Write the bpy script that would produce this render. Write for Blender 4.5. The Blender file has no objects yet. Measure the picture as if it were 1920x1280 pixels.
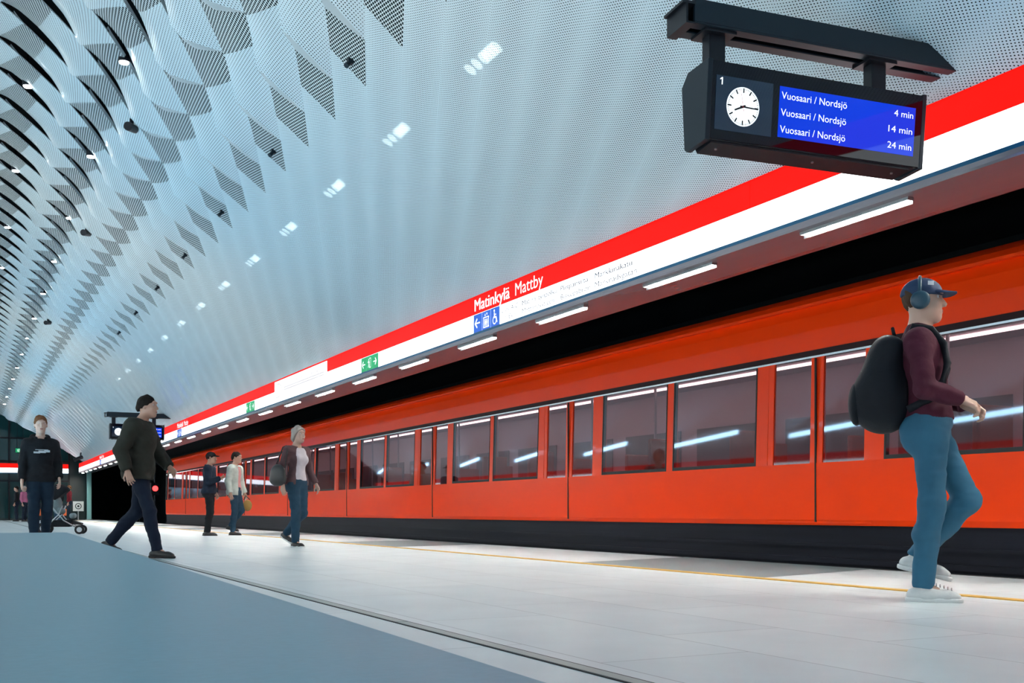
import bpy, bmesh, math, random
import numpy as np
from mathutils import Vector, Matrix

random.seed(7)
C = bpy.context.scene.collection
scn = bpy.context.scene

# ---------------------------------------------------------------- camera
FPX, XV, YV, EYE = 2000.0, -62.0, 958.0, 0.5
YAW = math.atan((960 - XV) / FPX)
CY, SY = math.cos(YAW), math.sin(YAW)
cam_d = bpy.data.cameras.new('camera')
cam = bpy.data.objects.new('camera', cam_d); C.objects.link(cam)
cam.location = (0, 0, EYE)
cam.rotation_euler = (math.pi / 2, 0, -YAW)
cam_d.sensor_width = 36.0
cam_d.lens = 36.0 * FPX / 1920.0
cam_d.shift_y = (YV - 640.0) / 1920.0
cam_d.clip_start = 0.02
cam_d.clip_end = 300
scn.camera = cam

# ---------------------------------------------------------------- world, exposure
w = bpy.data.worlds.new('world'); scn.world = w
w.use_nodes = True
w.node_tree.nodes['Background'].inputs[0].default_value = (0.05, 0.09, 0.11, 1)
w.node_tree.nodes['Background'].inputs[1].default_value = 0.3
scn.view_settings.view_transform = 'Standard'
scn.view_settings.look = 'None'
scn.view_settings.gamma = 1.0
scn.view_settings.use_curve_mapping = False
scn.view_settings.exposure = 0.0

# ---------------------------------------------------------------- added unseen lights for the hall
def area(name, loc, aim, sx, sy, power, col):
    d = bpy.data.lights.new(name, 'AREA'); d.shape = 'RECTANGLE'
    d.size, d.size_y, d.energy, d.color = sx, sy, power, col
    o = bpy.data.objects.new(name, d); C.objects.link(o)
    o.location = loc
    o.rotation_euler = (Vector(aim) - Vector(loc)).to_track_quat('-Z', 'Y').to_euler()
    return o
FILL_TINT = ((.84, .93, .95), (.42, .76, 1.0))
for i, t in enumerate(range(-8, 64, 6)):           # added unseen fill lights that brighten the vault from the left
    area('vault_fill', (-7.0, t, 3.6), (3.4, t + 3.0, 4.9), 5.9, .14, 46, FILL_TINT[1])
for i, t in enumerate(range(-6, 64, 4)):           # added wash lights left of view that brighten the middle of the vault
    l = area('vault_wash', (-1.3, t, .30), (3.1, t + 1.5, 4.9), 2.6, .12, 30, ((1.0, .92, .82), (.46, .79, 1.0), (.32, .72, 1.0))[i % 3]); l.data.spread = math.radians(75)
for i in range(14):                                # added narrow spots out of view, imitating reflected LED dashes on the vault
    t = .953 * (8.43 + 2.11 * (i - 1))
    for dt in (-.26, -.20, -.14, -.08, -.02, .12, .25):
        sd = bpy.data.lights.new('dash_spot', 'SPOT'); sd.spot_size = math.radians(.78 if dt < .2 else .5); sd.spot_blend = .15; sd.shadow_soft_size = .002; sd.energy = 1500; sd.color = (.95, 1.0, 1.0)
        l = bpy.data.objects.new('dash_spot', sd); C.objects.link(l); l.location = (-1.3, t + dt, .30)
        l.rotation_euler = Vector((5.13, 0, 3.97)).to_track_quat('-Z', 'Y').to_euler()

# ---------------------------------------------------------------- helpers
def tag(o, label=None, cat=None, group=None, kind=None):
    if label: o['label'] = label
    if cat: o['category'] = cat
    if group: o['group'] = group
    if kind: o['kind'] = kind
    return o
def empty(name, loc=(0, 0, 0), rz=0.0, label=None, cat=None, group=None):
    o = bpy.data.objects.new(name, None); C.objects.link(o)
    o.location = loc; o.rotation_euler = (0, 0, rz); o.empty_display_size = .1
    return tag(o, label, cat, group)
def link(name, me, mats=None, parent=None, smooth=False):
    o = bpy.data.objects.new(name, me); C.objects.link(o)
    if mats is not None:
        for m in (mats if isinstance(mats, (list, tuple)) else [mats]): me.materials.append(m)
    if smooth: me.shade_smooth()
    if parent: o.parent = parent
    return o
def pymesh(name, V, F, mats=None, parent=None, smooth=False):
    me = bpy.data.meshes.new(name); me.from_pydata([tuple(v) for v in V], [], [tuple(f) for f in F]); me.update()
    return link(name, me, mats, parent, smooth)
class MB:
    """collects shapes and links them as one mesh"""
    def __init__(s): s.V = []; s.F = []; s.M = []
    def add(s, V, F, m=0):
        n = len(s.V); s.V += [tuple(v) for v in V]; s.F += [tuple(i + n for i in f) for f in F]; s.M += [m] * len(F); return s
    def box(s, a, b, m=0):
        (x0, y0, z0), (x1, y1, z1) = a, b
        V = [(x0, y0, z0), (x1, y0, z0), (x1, y1, z0), (x0, y1, z0), (x0, y0, z1), (x1, y0, z1), (x1, y1, z1), (x0, y1, z1)]
        return s.add(V, [(0, 3, 2, 1), (4, 5, 6, 7), (0, 1, 5, 4), (1, 2, 6, 5), (2, 3, 7, 6), (3, 0, 4, 7)], m)
    def prism(s, poly, axis, a, b, m=0):
        """poly of 2D points extruded along axis ('x': (y,z), 'y': (x,z), 'z': (x,y))"""
        n = len(poly)
        def P(p, t): return {'x': (t, p[0], p[1]), 'y': (p[0], t, p[1]), 'z': (p[0], p[1], t)}[axis]
        V = [P(p, a) for p in poly] + [P(p, b) for p in poly]
        F = [tuple(range(n))[::-1], tuple(range(n, 2 * n))] + [(i, (i + 1) % n, n + (i + 1) % n, n + i) for i in range(n)]
        return s.add(V, F, m)
    def tube(s, pts, r, n=10, m=0, cap=True):
        pts = [Vector(p) for p in pts]; R = r if isinstance(r, (list, tuple)) else [r] * len(pts)
        V = []; F = []
        up = Vector((0, 0, 1)); k = len(pts)
        for i, p in enumerate(pts):
            d = (pts[min(i + 1, k - 1)] - pts[max(i - 1, 0)]).normalized()
            a = d.cross(up) if abs(d.dot(up)) < .95 else d.cross(Vector((1, 0, 0)))
            a.normalize(); b = d.cross(a)
            V += [p + R[i] * (math.cos(2 * math.pi * j / n) * a + math.sin(2 * math.pi * j / n) * b) for j in range(n)]
        for i in range(k - 1):
            F += [(i * n + j, i * n + (j + 1) % n, (i + 1) * n + (j + 1) % n, (i + 1) * n + j) for j in range(n)]
        if cap: F += [tuple(range(n))[::-1], tuple(range((k - 1) * n, k * n))]
        return s.add(V, F, m)
    def disc(s, c, r, n=32, axis='y', m=0, r0=0.0, sx=1.0):
        def P(x, z): return {'y': (c[0] + x, c[1], c[2] + z), 'z': (c[0] + x, c[1] + z, c[2]), 'x': (c[0], c[1] + x, c[2] + z)}[axis]
        A = [2 * math.pi * j / n for j in range(n)]
        if r0 <= 0: return s.add([P(sx * r * math.cos(a), r * math.sin(a)) for a in A], [tuple(range(n))], m)
        V = [P(sx * r * math.cos(a), r * math.sin(a)) for a in A] + [P(sx * r0 * math.cos(a), r0 * math.sin(a)) for a in A]
        return s.add(V, [(j, (j + 1) % n, n + (j + 1) % n, n + j) for j in range(n)], m)
    def build(s, name, mats, parent=None, smooth=False, bevel=0.0, seg=2):
        o = pymesh(name, s.V, s.F, mats, parent)
        o.data.polygons.foreach_set('material_index', s.M)
        bm = bmesh.new(); bm.from_mesh(o.data); bmesh.ops.recalc_face_normals(bm, faces=bm.faces); bm.to_mesh(o.data); bm.free()
        if smooth: o.data.shade_smooth()
        if bevel:
            b = o.modifiers.new('bevel', 'BEVEL'); b.width = bevel; b.segments = seg; b.limit_method = 'ANGLE'
        return o

# ---------------------------------------------------------------- materials
def mat(name, col, rough=.5, metal=0.0, spec=.5, emit=None, es=0.0, coat=0.0, crough=.05, noise=0.0, nscale=20.0, bump=0.0, stretch=None):
    m = bpy.data.materials.new(name); m.use_nodes = True
    nt = m.node_tree; b = nt.nodes['Principled BSDF']
    b.inputs['Base Color'].default_value = (*col, 1); b.inputs['Roughness'].default_value = rough
    b.inputs['Metallic'].default_value = metal; b.inputs['Specular IOR Level'].default_value = spec
    b.inputs['Coat Weight'].default_value = coat; b.inputs['Coat Roughness'].default_value = crough
    if emit:
        b.inputs['Emission Color'].default_value = (*emit, 1); b.inputs['Emission Strength'].default_value = es
    if noise or bump:
        tc = nt.nodes.new('ShaderNodeTexCoord'); nz = nt.nodes.new('ShaderNodeTexNoise')
        nz.inputs['Scale'].default_value = nscale; nz.inputs['Detail'].default_value = 4
        if stretch:
            mp = nt.nodes.new('ShaderNodeMapping'); mp.inputs['Scale'].default_value = stretch
            nt.links.new(tc.outputs['Object'], mp.inputs['Vector']); nt.links.new(mp.outputs[0], nz.inputs['Vector'])
        else: nt.links.new(tc.outputs['Object'], nz.inputs['Vector'])
        if noise:
            mx = nt.nodes.new('ShaderNodeMix'); mx.data_type = 'RGBA'; mx.blend_type = 'MULTIPLY'
            mx.inputs[6].default_value = (*col, 1); mx.inputs[0].default_value = noise
            rp = nt.nodes.new('ShaderNodeMapRange'); rp.inputs[1].default_value = .3; rp.inputs[2].default_value = .7; rp.inputs[3].default_value = .3; rp.inputs[4].default_value = 1.2
            nt.links.new(nz.outputs[0], rp.inputs[0]); nt.links.new(rp.outputs[0], mx.inputs[7]); nt.links.new(mx.outputs[2], b.inputs['Base Color'])
        if bump:
            bp = nt.nodes.new('ShaderNodeBump'); bp.inputs['Strength'].default_value = bump; bp.inputs['Distance'].default_value = .01
            nt.links.new(nz.outputs[0], bp.inputs['Height']); nt.links.new(bp.outputs[0], b.inputs['Normal'])
    return m
def glow(name, col, s):
    return mat(name, (.02, .02, .02), .3, emit=col, es=s)

def perforated(name, col, pitch, rad, modulate, rough, coat):
    m = mat(name, col, rough, coat=coat, crough=.05, spec=.5)
    nt = m.node_tree; N = nt.nodes; L = nt.links; b = N['Principled BSDF']
    uv = N.new('ShaderNodeUVMap'); uv.uv_map = 'sheet'
    mp = N.new('ShaderNodeMapping'); mp.inputs['Scale'].default_value = (1 / pitch,) * 3; mp.inputs['Rotation'].default_value = (0, 0, math.radians(45))
    L.new(uv.outputs[0], mp.inputs[0])
    fr = N.new('ShaderNodeVectorMath'); fr.operation = 'FRACTION'; L.new(mp.outputs[0], fr.inputs[0])
    sb = N.new('ShaderNodeVectorMath'); sb.operation = 'SUBTRACT'; sb.inputs[1].default_value = (.5, .5, 0); L.new(fr.outputs[0], sb.inputs[0])
    sp = N.new('ShaderNodeSeparateXYZ'); L.new(sb.outputs[0], sp.inputs[0])
    cb = N.new('ShaderNodeCombineXYZ'); L.new(sp.outputs[0], cb.inputs[0]); L.new(sp.outputs[1], cb.inputs[1])
    ln = N.new('ShaderNodeVectorMath'); ln.operation = 'LENGTH'; L.new(cb.outputs[0], ln.inputs[0])
    lt = N.new('ShaderNodeMath'); lt.operation = 'LESS_THAN'; L.new(ln.outputs['Value'], lt.inputs[0]); lt.inputs[1].default_value = rad
    if modulate:
        u2 = N.new('ShaderNodeUVMap'); u2.uv_map = 'strip'
        s2 = N.new('ShaderNodeSeparateXYZ'); L.new(u2.outputs[0], s2.inputs[0])
        m1 = N.new('ShaderNodeMath'); m1.operation = 'MULTIPLY'; m1.inputs[1].default_value = math.pi; L.new(s2.outputs[0], m1.inputs[0])
        m2 = N.new('ShaderNodeMath'); m2.operation = 'SINE'; L.new(m1.outputs[0], m2.inputs[0])
        m3 = N.new('ShaderNodeMath'); m3.operation = 'MULTIPLY_ADD'; m3.inputs[1].default_value = modulate; m3.inputs[2].default_value = rad - modulate * .6
        L.new(m2.outputs[0], m3.inputs[0]); L.new(m3.outputs[0], lt.inputs[1])
    hole = N.new('ShaderNodeBsdfDiffuse'); hole.inputs[0].default_value = (.012, .018, .022, 1)
    mx = N.new('ShaderNodeMixShader'); L.new(lt.outputs[0], mx.inputs[0]); L.new(b.outputs[0], mx.inputs[1]); L.new(hole.outputs[0], mx.inputs[2])
    L.new(mx.outputs[0], N['Material Output'].inputs[0])
    return m

M = {}
M['panel_fine'] = perforated('perforated_fine', (.58, .72, .79), .0235, .205, .06, .32, .35)
M['panel_open'] = perforated('perforated_open', (.56, .66, .70), .026, .40, 0, .4, .1)
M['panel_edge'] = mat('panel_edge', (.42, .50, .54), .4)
M['void'] = mat('ceiling_void', (.012, .014, .018), .9)
M['black'] = mat('black_metal', (.008, .010, .015), .4, .2, spec=.3)
M['black_matte'] = mat('black_matte', (.010, .011, .014), .8)
M['dark_blue_metal'] = mat('dark_blue_metal', (.010, .019, .028), .4, .3, spec=.3)
M['gloss_black'] = mat('black_glass', (.003, .003, .008), .03, spec=.28)
M['strip'] = mat('floor_strip_metal', (.22, .30, .30), .35, .2)
M['steel'] = mat('brushed_steel', (.45, .48, .5), .3, 1.0)
M['chrome'] = mat('chrome_streak', (.8, .8, .82), .12, 1.0)
M['soffit'] = mat('soffit_metal', (.34, .31, .34), .24, .45, noise=.12, nscale=3, stretch=(1, .1, 1))
M['blue_trim'] = mat('blue_trim', (.015, .12, .24), .3, .3)
M['red_lit'] = mat('red_lit_face', (.3, .002, .002), .4, spec=.05, emit=(1.0, .010, .006), es=1.0)
M['white_lit'] = mat('white_lit_face', (.8, .8, .8), .25, emit=(.93, .98, 1.0), es=2.6)
M['led'] = mat('led_diffuser', (.9, .9, .9), .4, emit=(1.0, .99, .91), es=440)
M['down'] = mat('downlight_lens', (.9, .9, .9), .4, emit=(.85, .95, 1.0), es=40)
M['navy_ink'] = mat('navy_print', (.01, .02, .07), .5)
M['white_ink'] = mat('white_print', (.8, .8, .8), .5, emit=(1, 1, 1), es=1.0)
M['blue_tile'] = mat('blue_sign_tile', (.01, .07, .4), .3, emit=(.015, .12, .60), es=.7)
M['green_tile'] = mat('green_sign_tile', (.0, .25, .08), .3, emit=(.0, .36, .12), es=.7)
M['purple_ink'] = mat('purple_print', (.12, .07, .16), .5)
M['paint'] = mat('orange_red_paint', (.95, .050, .002), .28, spec=.12, coat=.12, crough=.04)
M['skirt'] = mat('train_skirt', (.006, .007, .014), .6, spec=.15, noise=.5, nscale=6, stretch=(1, .1, 4))
M['rubber'] = mat('rubber_black', (.01, .01, .011), .7)
M['track_concrete'] = mat('track_concrete', (.05, .05, .052), .9, noise=.6, nscale=3)
M['tunnel'] = mat('tunnel_rock', (.016, .022, .026), .85, noise=.6, nscale=2, bump=.6)
M['inside'] = mat('train_interior', (.50, .38, .40), .5)
M['inside_light'] = mat('train_ceiling_light', (.8, .8, .8), .4, emit=(1, .90, .86), es=7)
M['bench'] = mat('bench_stone', (.13, .31, .41), .33, noise=.10, nscale=140, bump=.02)
M['yellow'] = mat('yellow_guide_line', (.62, .36, .06), .6)
M['slab_dark'] = mat('dark_floor_slab', (.15, .21, .225), .45, noise=.15, nscale=60)
M['teal_wall'] = mat('teal_dark_wall', (.010, .032, .036), .3, noise=.4, nscale=1.5)
M['teal_glass'] = mat('teal_glass', (.012, .05, .055), .06, spec=.8)
M['teal_post'] = mat('teal_post', (.22, .45, .45), .3, .3)

def floor_mat():
    m = mat('floor_tiles', (.6, .62, .62), .36, spec=.4); nt = m.node_tree; b = nt.nodes['Principled BSDF']
    tc = nt.nodes.new('ShaderNodeTexCoord')
    mp = nt.nodes.new('ShaderNodeMapping'); mp.inputs['Rotation'].default_value = (0, 0, math.pi / 2)
    nt.links.new(tc.outputs['Object'], mp.inputs[0])
    bk = nt.nodes.new('ShaderNodeTexBrick'); bk.inputs['Scale'].default_value = 1.0
    bk.inputs['Brick Width'].default_value = 1.5; bk.inputs['Row Height'].default_value = .62
    bk.inputs['Mortar Size'].default_value = .0032; bk.inputs['Mortar Smooth'].default_value = .2
    bk.inputs['Color1'].default_value = (.55, .63, .66, 1); bk.inputs['Color2'].default_value = (.62, .69, .71, 1); bk.inputs['Mortar'].default_value = (.24, .29, .32, 1)
    bk.offset = .37; bk.offset_frequency = 2
    nt.links.new(mp.outputs[0], bk.inputs[0])
    nz = nt.nodes.new('ShaderNodeTexNoise'); nz.inputs['Scale'].default_value = 2.2; nz.inputs['Detail'].default_value = 6
    nt.links.new(tc.outputs['Object'], nz.inputs['Vector'])
    mr = nt.nodes.new('ShaderNodeMapRange'); mr.inputs[3].default_value = .84; mr.inputs[4].default_value = 1.1; nt.links.new(nz.outputs[0], mr.inputs[0])
    mx = nt.nodes.new('ShaderNodeMix'); mx.data_type = 'RGBA'; mx.blend_type = 'MULTIPLY'; mx.inputs[0].default_value = 1
    nt.links.new(bk.outputs[0], mx.inputs[6]); nt.links.new(mr.outputs[0], mx.inputs[7]); nt.links.new(mx.outputs[2], b.inputs['Base Color'])
    return m
M['floor'] = floor_mat()

def pane_mat():
    m = bpy.data.materials.new('train_window_glass'); m.use_nodes = True; nt = m.node_tree; N = nt.nodes; L = nt.links
    N.remove(N['Principled BSDF'])
    tr = N.new('ShaderNodeBsdfTransparent'); tr.inputs[0].default_value = (.62, .52, .55, 1)
    gl = N.new('ShaderNodeBsdfGlossy'); gl.inputs['Roughness'].default_value = .03; gl.inputs['Color'].default_value = (.9, .9, 1, 1)
    fr = N.new('ShaderNodeFresnel'); fr.inputs[0].default_value = 1.75
    ge = N.new('ShaderNodeNewGeometry'); ml = N.new('ShaderNodeMath'); ml.operation = 'MULTIPLY_ADD'; ml.inputs[1].default_value = -1; ml.inputs[2].default_value = 1
    L.new(ge.outputs['Backfacing'], ml.inputs[0]); mm = N.new('ShaderNodeMath'); mm.operation = 'MULTIPLY'; L.new(ml.outputs[0], mm.inputs[0]); L.new(fr.outputs[0], mm.inputs[1])
    mx = N.new('ShaderNodeMixShader'); L.new(mm.outputs[0], mx.inputs[0]); L.new(tr.outputs[0], mx.inputs[1]); L.new(gl.outputs[0], mx.inputs[2])
    L.new(mx.outputs[0], N['Material Output'].inputs[0]); return m
M['pane'] = pane_mat()

# point in the hall from a picture point on a plane of constant X (used only to read sizes off the photograph)
def T_at(x, X):
    return (FPX * X / (CY * (x - XV)) - X * SY) / CY
# ================================================================ SETTING
XS = 5.6                       # face of the sign band
Z_TOP, Z_MID, Z_BOT, Z_TRIM = 3.165, 2.929, 2.702, 2.638
X_EDGE = 6.95                  # platform edge
T0, T1 = -14.0, 66.0
fl = MB()
fl.box((-9.0, T0, -.30), (X_EDGE, T1 + 1.5, 0))
tag(fl.build('floor', M['floor']), kind='structure')
tb = MB(); tb.box((X_EDGE - .1, T0, -1.35), (12.0, T1 + 14, -1.15)); tb.box((X_EDGE - .25, T0, -1.15), (X_EDGE - .1, T1 + 1.5, -.02))
tag(tb.build('floor_trackbed', M['track_concrete']), kind='structure')
# darker slabs by the doors, between guide line and edge
sl = MB()
for t in (-1.3, 6.4, 14.1, 21.8, 29.5, 37.2, 44.9, 52.6):
    sl.add([(5.29, t - .15, .003), (6.95, t + .35, .003), (6.95, t + 3.05, .003), (5.29, t + 2.55, .003)], [(0, 1, 2, 3)])
tag(sl.build('trim_1', M['slab_dark']), kind='structure')
yl = MB(); yl.box((5.20, T0, 0), (5.29, T1, .006)); tag(yl.build('trim_2', M['yellow']), kind='structure')
gs = MB()
for k in range(26):
    t = -13.5 + 3.0 * k
    gs.box((1.715, t, 0), (1.765, t + 2.99, .004), 0); gs.box((1.705, t, 0), (1.715, t + 2.99, .003), 1); gs.box((1.765, t, 0), (1.775, t + 2.99, .003), 1)
tag(gs.build('trim_3', [M['strip'], M['black_matte']]), kind='structure')
ed = MB(); ed.box((X_EDGE - .02, T0, -.06), (X_EDGE + .03, T1, .004)); tag(ed.build('trim_4', M['black_matte']), kind='structure')

# ---- vault of perforated lamellae: measured profile (x, z - eye) and shear of the seams
KV = .953
PN = np.array([-2.2, -1.5, -.5, .6, 1.6, 2.97, 4.06, 5.0, 5.86]); PZ = np.array([6.98, 6.95, 6.70, 6.30, 5.84, 5.07, 4.44, 3.83, 3.285]) - .5
GN = np.array([-2.2, -1.2, -.4, .4, .8, 1.09, 1.36, 1.70, 2.0, 2.3, 2.6, 2.86, 3.06, 3.26, 3.55, 3.86, 4.52, 5.7, 6.2])
GT = np.array([-2.3, -1.5, -.9, -.25, .10, .36, .72, 1.28, 1.77, 2.26, 2.80, 3.32, 3.80, 4.34, 5.14, 5.97, 7.73, 10.85, 12.15])
def smooth_interp(x, xp, fp, n=2001, wdt=.22):
    g = np.linspace(xp[0], xp[-1], n); f = np.interp(g, xp, fp); dx = g[1] - g[0]; k = int(wdt / dx)
    ker = np.hanning(2 * k + 1); ker /= ker.sum()
    fe = np.concatenate([f[0] + (f[1] - f[0]) * np.arange(-k, 0), f, f[-1] + (f[-1] - f[-2]) * np.arange(1, k + 1)])
    return np.interp(x, g, np.convolve(fe, ker, 'valid'))
def prof(n): return smooth_interp(n, PN, PZ)
def shear(n): return smooth_interp(n, GN, GT)
gN = np.linspace(-2.2, 6.0, 1641)
dZ = np.gradient(prof(gN), gN); dT = np.gradient(shear(gN), gN); dS = np.sqrt(1 + dZ ** 2)
LEN = np.concatenate([[0], np.cumsum(.5 * (np.sqrt(dS ** 2 + dT ** 2)[1:] + np.sqrt(dS ** 2 + dT ** 2)[:-1]) * np.diff(gN))])
WID = 1.0 / np.sqrt(1 + (dT / dS) ** 2)
COS = dT / np.sqrt(dS ** 2 + dT ** 2)
def vault_pt(n, t, h):
    """point of the vault; h = distance into the room"""
    z = prof(n); s = np.interp(n, gN, dZ); q = np.sqrt(1 + s * s)
    X = n + h * s / q; Z = z - h / q
    return X * KV, t * KV, EYE + Z * KV
# tiers: (lip of this tier at b=0 / b=1, start of fine holes at b=0 / b=1)
TIERS = [dict(low=(5.86, 5.86), cut=(3.13, 3.55), D=.0),
         dict(low=(2.74, 3.30), cut=(2.44, 2.63), D=.11),
         dict(low=(1.93, 2.42), cut=(1.62, 1.78), D=.11),
         dict(low=(1.20, 1.52), cut=(.74, .86), D=.03),
         dict(low=(.34, .60), cut=(-.10, .02), D=.03),
         dict(low=(-.5, -.3), cut=(-1.0, -.9), D=.11)]
SLOTS = [(1.26, 2.08, .14), (.32, 1.16, .16), (-.62, .16, .16)]
NB = 11
def slot_open(n):
    o = np.zeros_like(n)
    for a, b_, wd in SLOTS:
        q = np.clip((n - a) / (b_ - a), 0, 1); o = np.maximum(o, wd * np.sin(math.pi * q) ** .7)
    return o
VV = []; FF = []; MM = []; U1 = []; U2 = []
def add_grid(n, b, k, h, mi, sy_):
    """n,b,h arrays [rows, cols] -> quads"""
    t = k + 1 - b + shear(n)
    X, Y, Z = vault_pt(n, t, h)
    base = len(VV); r, c = n.shape
    VV.extend(zip(X.ravel(), Y.ravel(), Z.ravel()))
    L = np.interp(n, gN, LEN).ravel(); Wd = ((b - .5) * np.interp(n, gN, WID)).ravel(); L = L - ((b - .5) * np.interp(n, gN, COS)).ravel()
    B = b.ravel(); Yf = Y.ravel()
    for i in range(r - 1):
        for j in range(c - 1):
            q = (i * c + j, i * c + j + 1, (i + 1) * c + j + 1, (i + 1) * c + j)
            ty = Yf[q[0]]
            if ty > 61.6 or ty < -9: continue
            FF.append(tuple(base + v for v in q)); MM.append(mi[i] if isinstance(mi, list) else mi)
            sy = .6 if (sy_ or MM[-1] == 1) else 1.0
            for v in q: U1.append((Wd[v] + k * .137, L[v] * sy)); U2.append((B[v], 0.0))
bc = np.linspace(0, 1, NB)
for k in range(-20, 66):
    for ti, tr in enumerate(TIERS):
        up = TIERS[ti + 1]['low'] if ti + 1 < len(TIERS) else (-1.6, -1.5)
        low = tr['low'][0] + (tr['low'][1] - tr['low'][0]) * bc
        cut = tr['cut'][0] + (tr['cut'][1] - tr['cut'][0]) * bc
        top = up[0] + (up[1] - up[0]) * bc - .12
        r1, r2 = 7, (34 if ti == 0 else 12)
        rows = [top + (cut - top) * i / r1 for i in range(r1)] + [cut + (low - cut) * i / r2 for i in range(r2 + 1)]
        n = np.array(rows); b = np.tile(bc, (len(rows), 1)).copy()
        so = slot_open(n) if ti >= 1 else np.zeros_like(n)
        b = so + (1 - so) * b                                   # the sheet starts beyond the slot
        q = np.clip((n - cut) / np.maximum(low - cut, 1e-3), 0, 1)
        if ti == 0:
            fade = np.clip((n - cut) / .5, 0, 1) * np.clip((5.86 - n) / .6, 0, 1)
            h = .006 * np.sin(2 * math.pi * b) * fade + .006
        else:
            h = tr['D'] * (q ** 1.3) * (1 - b) + .022 * np.sin(math.pi * b) + .006
        h[0] -= .03; h[1] -= .012
        h = h - (.05 * (1 - np.clip((b - so) / .3, 0, 1)) * np.clip(so / .12, 0, 1))
        add_grid(n, b, k, h, [1] * r1 + [0] * r2, ti > 0)
        if ti in (1, 2):                                                 # folded lip that returns to the sheet below
            n2 = np.array([low, low + .17 * (1 - bc)]); h2 = np.array([h[-1], .006 + .022 * np.sin(math.pi * bc)])
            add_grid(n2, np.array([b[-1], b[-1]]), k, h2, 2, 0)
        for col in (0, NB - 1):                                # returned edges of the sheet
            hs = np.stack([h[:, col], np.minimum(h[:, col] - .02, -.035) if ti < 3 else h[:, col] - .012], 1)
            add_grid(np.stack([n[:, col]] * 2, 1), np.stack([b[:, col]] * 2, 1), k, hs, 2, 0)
me = bpy.data.meshes.new('ceiling'); me.from_pydata(VV, [], FF); me.update()
ceil = link('ceiling', me, [M['panel_fine'], M['panel_open'], M['panel_edge']])
me.polygons.foreach_set('material_index', MM)
for nm, U in (('sheet', U1), ('strip', U2)):
    l = me.uv_layers.new(name=nm); l.data.foreach_set('uv', np.array(U, dtype=np.float32).ravel())
me.shade_smooth()
try: me.set_sharp_from_angle(angle=math.radians(40))
except Exception: pass
tag(ceil, kind='structure')
# dark void above the lamellae, and the mirrored half of the vault over the other platform edge
nn = np.linspace(5.86, -1.7, 40); X, _, Z = vault_pt(nn, nn * 0, np.full_like(nn, -.55))
V = [(x, y, z) for y in (-9.0, 61.6) for x, z in zip(X, Z)]
tag(pymesh('ceiling_void', V, [(i, i + 1, 41 + i, 40 + i) for i in range(39)], M['void']), kind='structure')
X, _, Z = vault_pt(nn, nn * 0, np.zeros_like(nn)); XC = float(X[-1])
V = [(2 * XC - x, y, z) for y in np.linspace(-9.0, 61.6, 30) for x, z in zip(X, Z)]
M['panel_plain'] = mat('panel_far_half', (.60, .66, .68), .4)
tag(pymesh('ceiling_other_half', V, [(j * 40 + i, j * 40 + i + 1, j * 40 + 41 + i, j * 40 + 40 + i) for j in range(29) for i in range(39)], M['panel_plain'], smooth=True), kind='structure')
XL = 2 * XC - XS                                               # sign plane of the other platform edge

# ---- soffit under the sign, track roof, walls
so = MB(); so.prism([(XS - .02, Z_TRIM), (XS - .02, Z_TRIM - .018), (6.10, Z_TRIM - .018), (6.19, Z_TRIM - .012), (6.24, Z_TRIM + .02), (6.24, Z_TRIM + .06), (XS, Z_TRIM + .06)], 'y', -12, 64.4)
tag(so.build('trim_5', M['soffit']), kind='structure')
ro = MB(); ro.box((5.75, -12, 3.75), (12, 78, 3.95)); ro.box((6.16, -12, Z_TRIM + .06), (6.24, 64.4, 3.75)); ro.box((5.72, -12, 3.3), (5.9, 64.4, 3.78))
tag(ro.build('ceiling_track', M['void']), kind='structure')
wb = MB(); wb.box((11.0, -14, -1.3), (11.3, 80, 4.0)); tag(wb.build('wall_tracks', M['tunnel']), kind='structure')
we = MB(); we.box((-9, T1, 0), (6.2, T1 + .3, 9.0)); tag(we.build('wall_end', M['teal_wall']), kind='structure')
wt = MB(); wt.box((6.0, T1 + 12, -1.3), (11.2, T1 + 12.3, 4.0)); tag(wt.build('wall_tunnel', M['tunnel']), kind='structure')
wl = MB(); wl.box((XL - 4.5, -14, -.3), (XL - 4.2, 70, 4.2)); tag(wl.build('wall_left', M['tunnel']), kind='structure')
wn = MB(); wn.box((XL - 4.5, -14.3, -.3), (11.3, -14, 9.0)); tag(wn.build('wall_near', M['panel_plain']), kind='structure')
rl = MB(); rl.box((XL - 4.4, -12, 3.75), (XL - .1, 64.4, 3.95)); tag(rl.build('ceiling_left_track', M['void']), kind='structure')

# ---- end wall glazing
gm = MB()
for x in (-1.0, .55, 2.1, 3.65, 5.2):
    gm.box((x - .04, T1 - .12, 0), (x + .04, T1 - .02, 6.4))
for z in (2.2, 3.3, 4.6): gm.box((-1, T1 - .1, z - .04), (5.2, T1 - .03, z + .04))
tag(gm.build('window_frame_end', M['black']), kind='structure')
gg = MB()
for i, x in enumerate((-1.0, .55, 2.1, 3.65)):
    for z0, z1 in ((.1, 2.15), (3.35, 4.55), (4.65, 6.3)): gg.box((x + .05, T1 - .07, z0), (x + 1.5, T1 - .05, z1))
tag(gg.build('window_1', M['teal_glass']), kind='structure')

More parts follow.
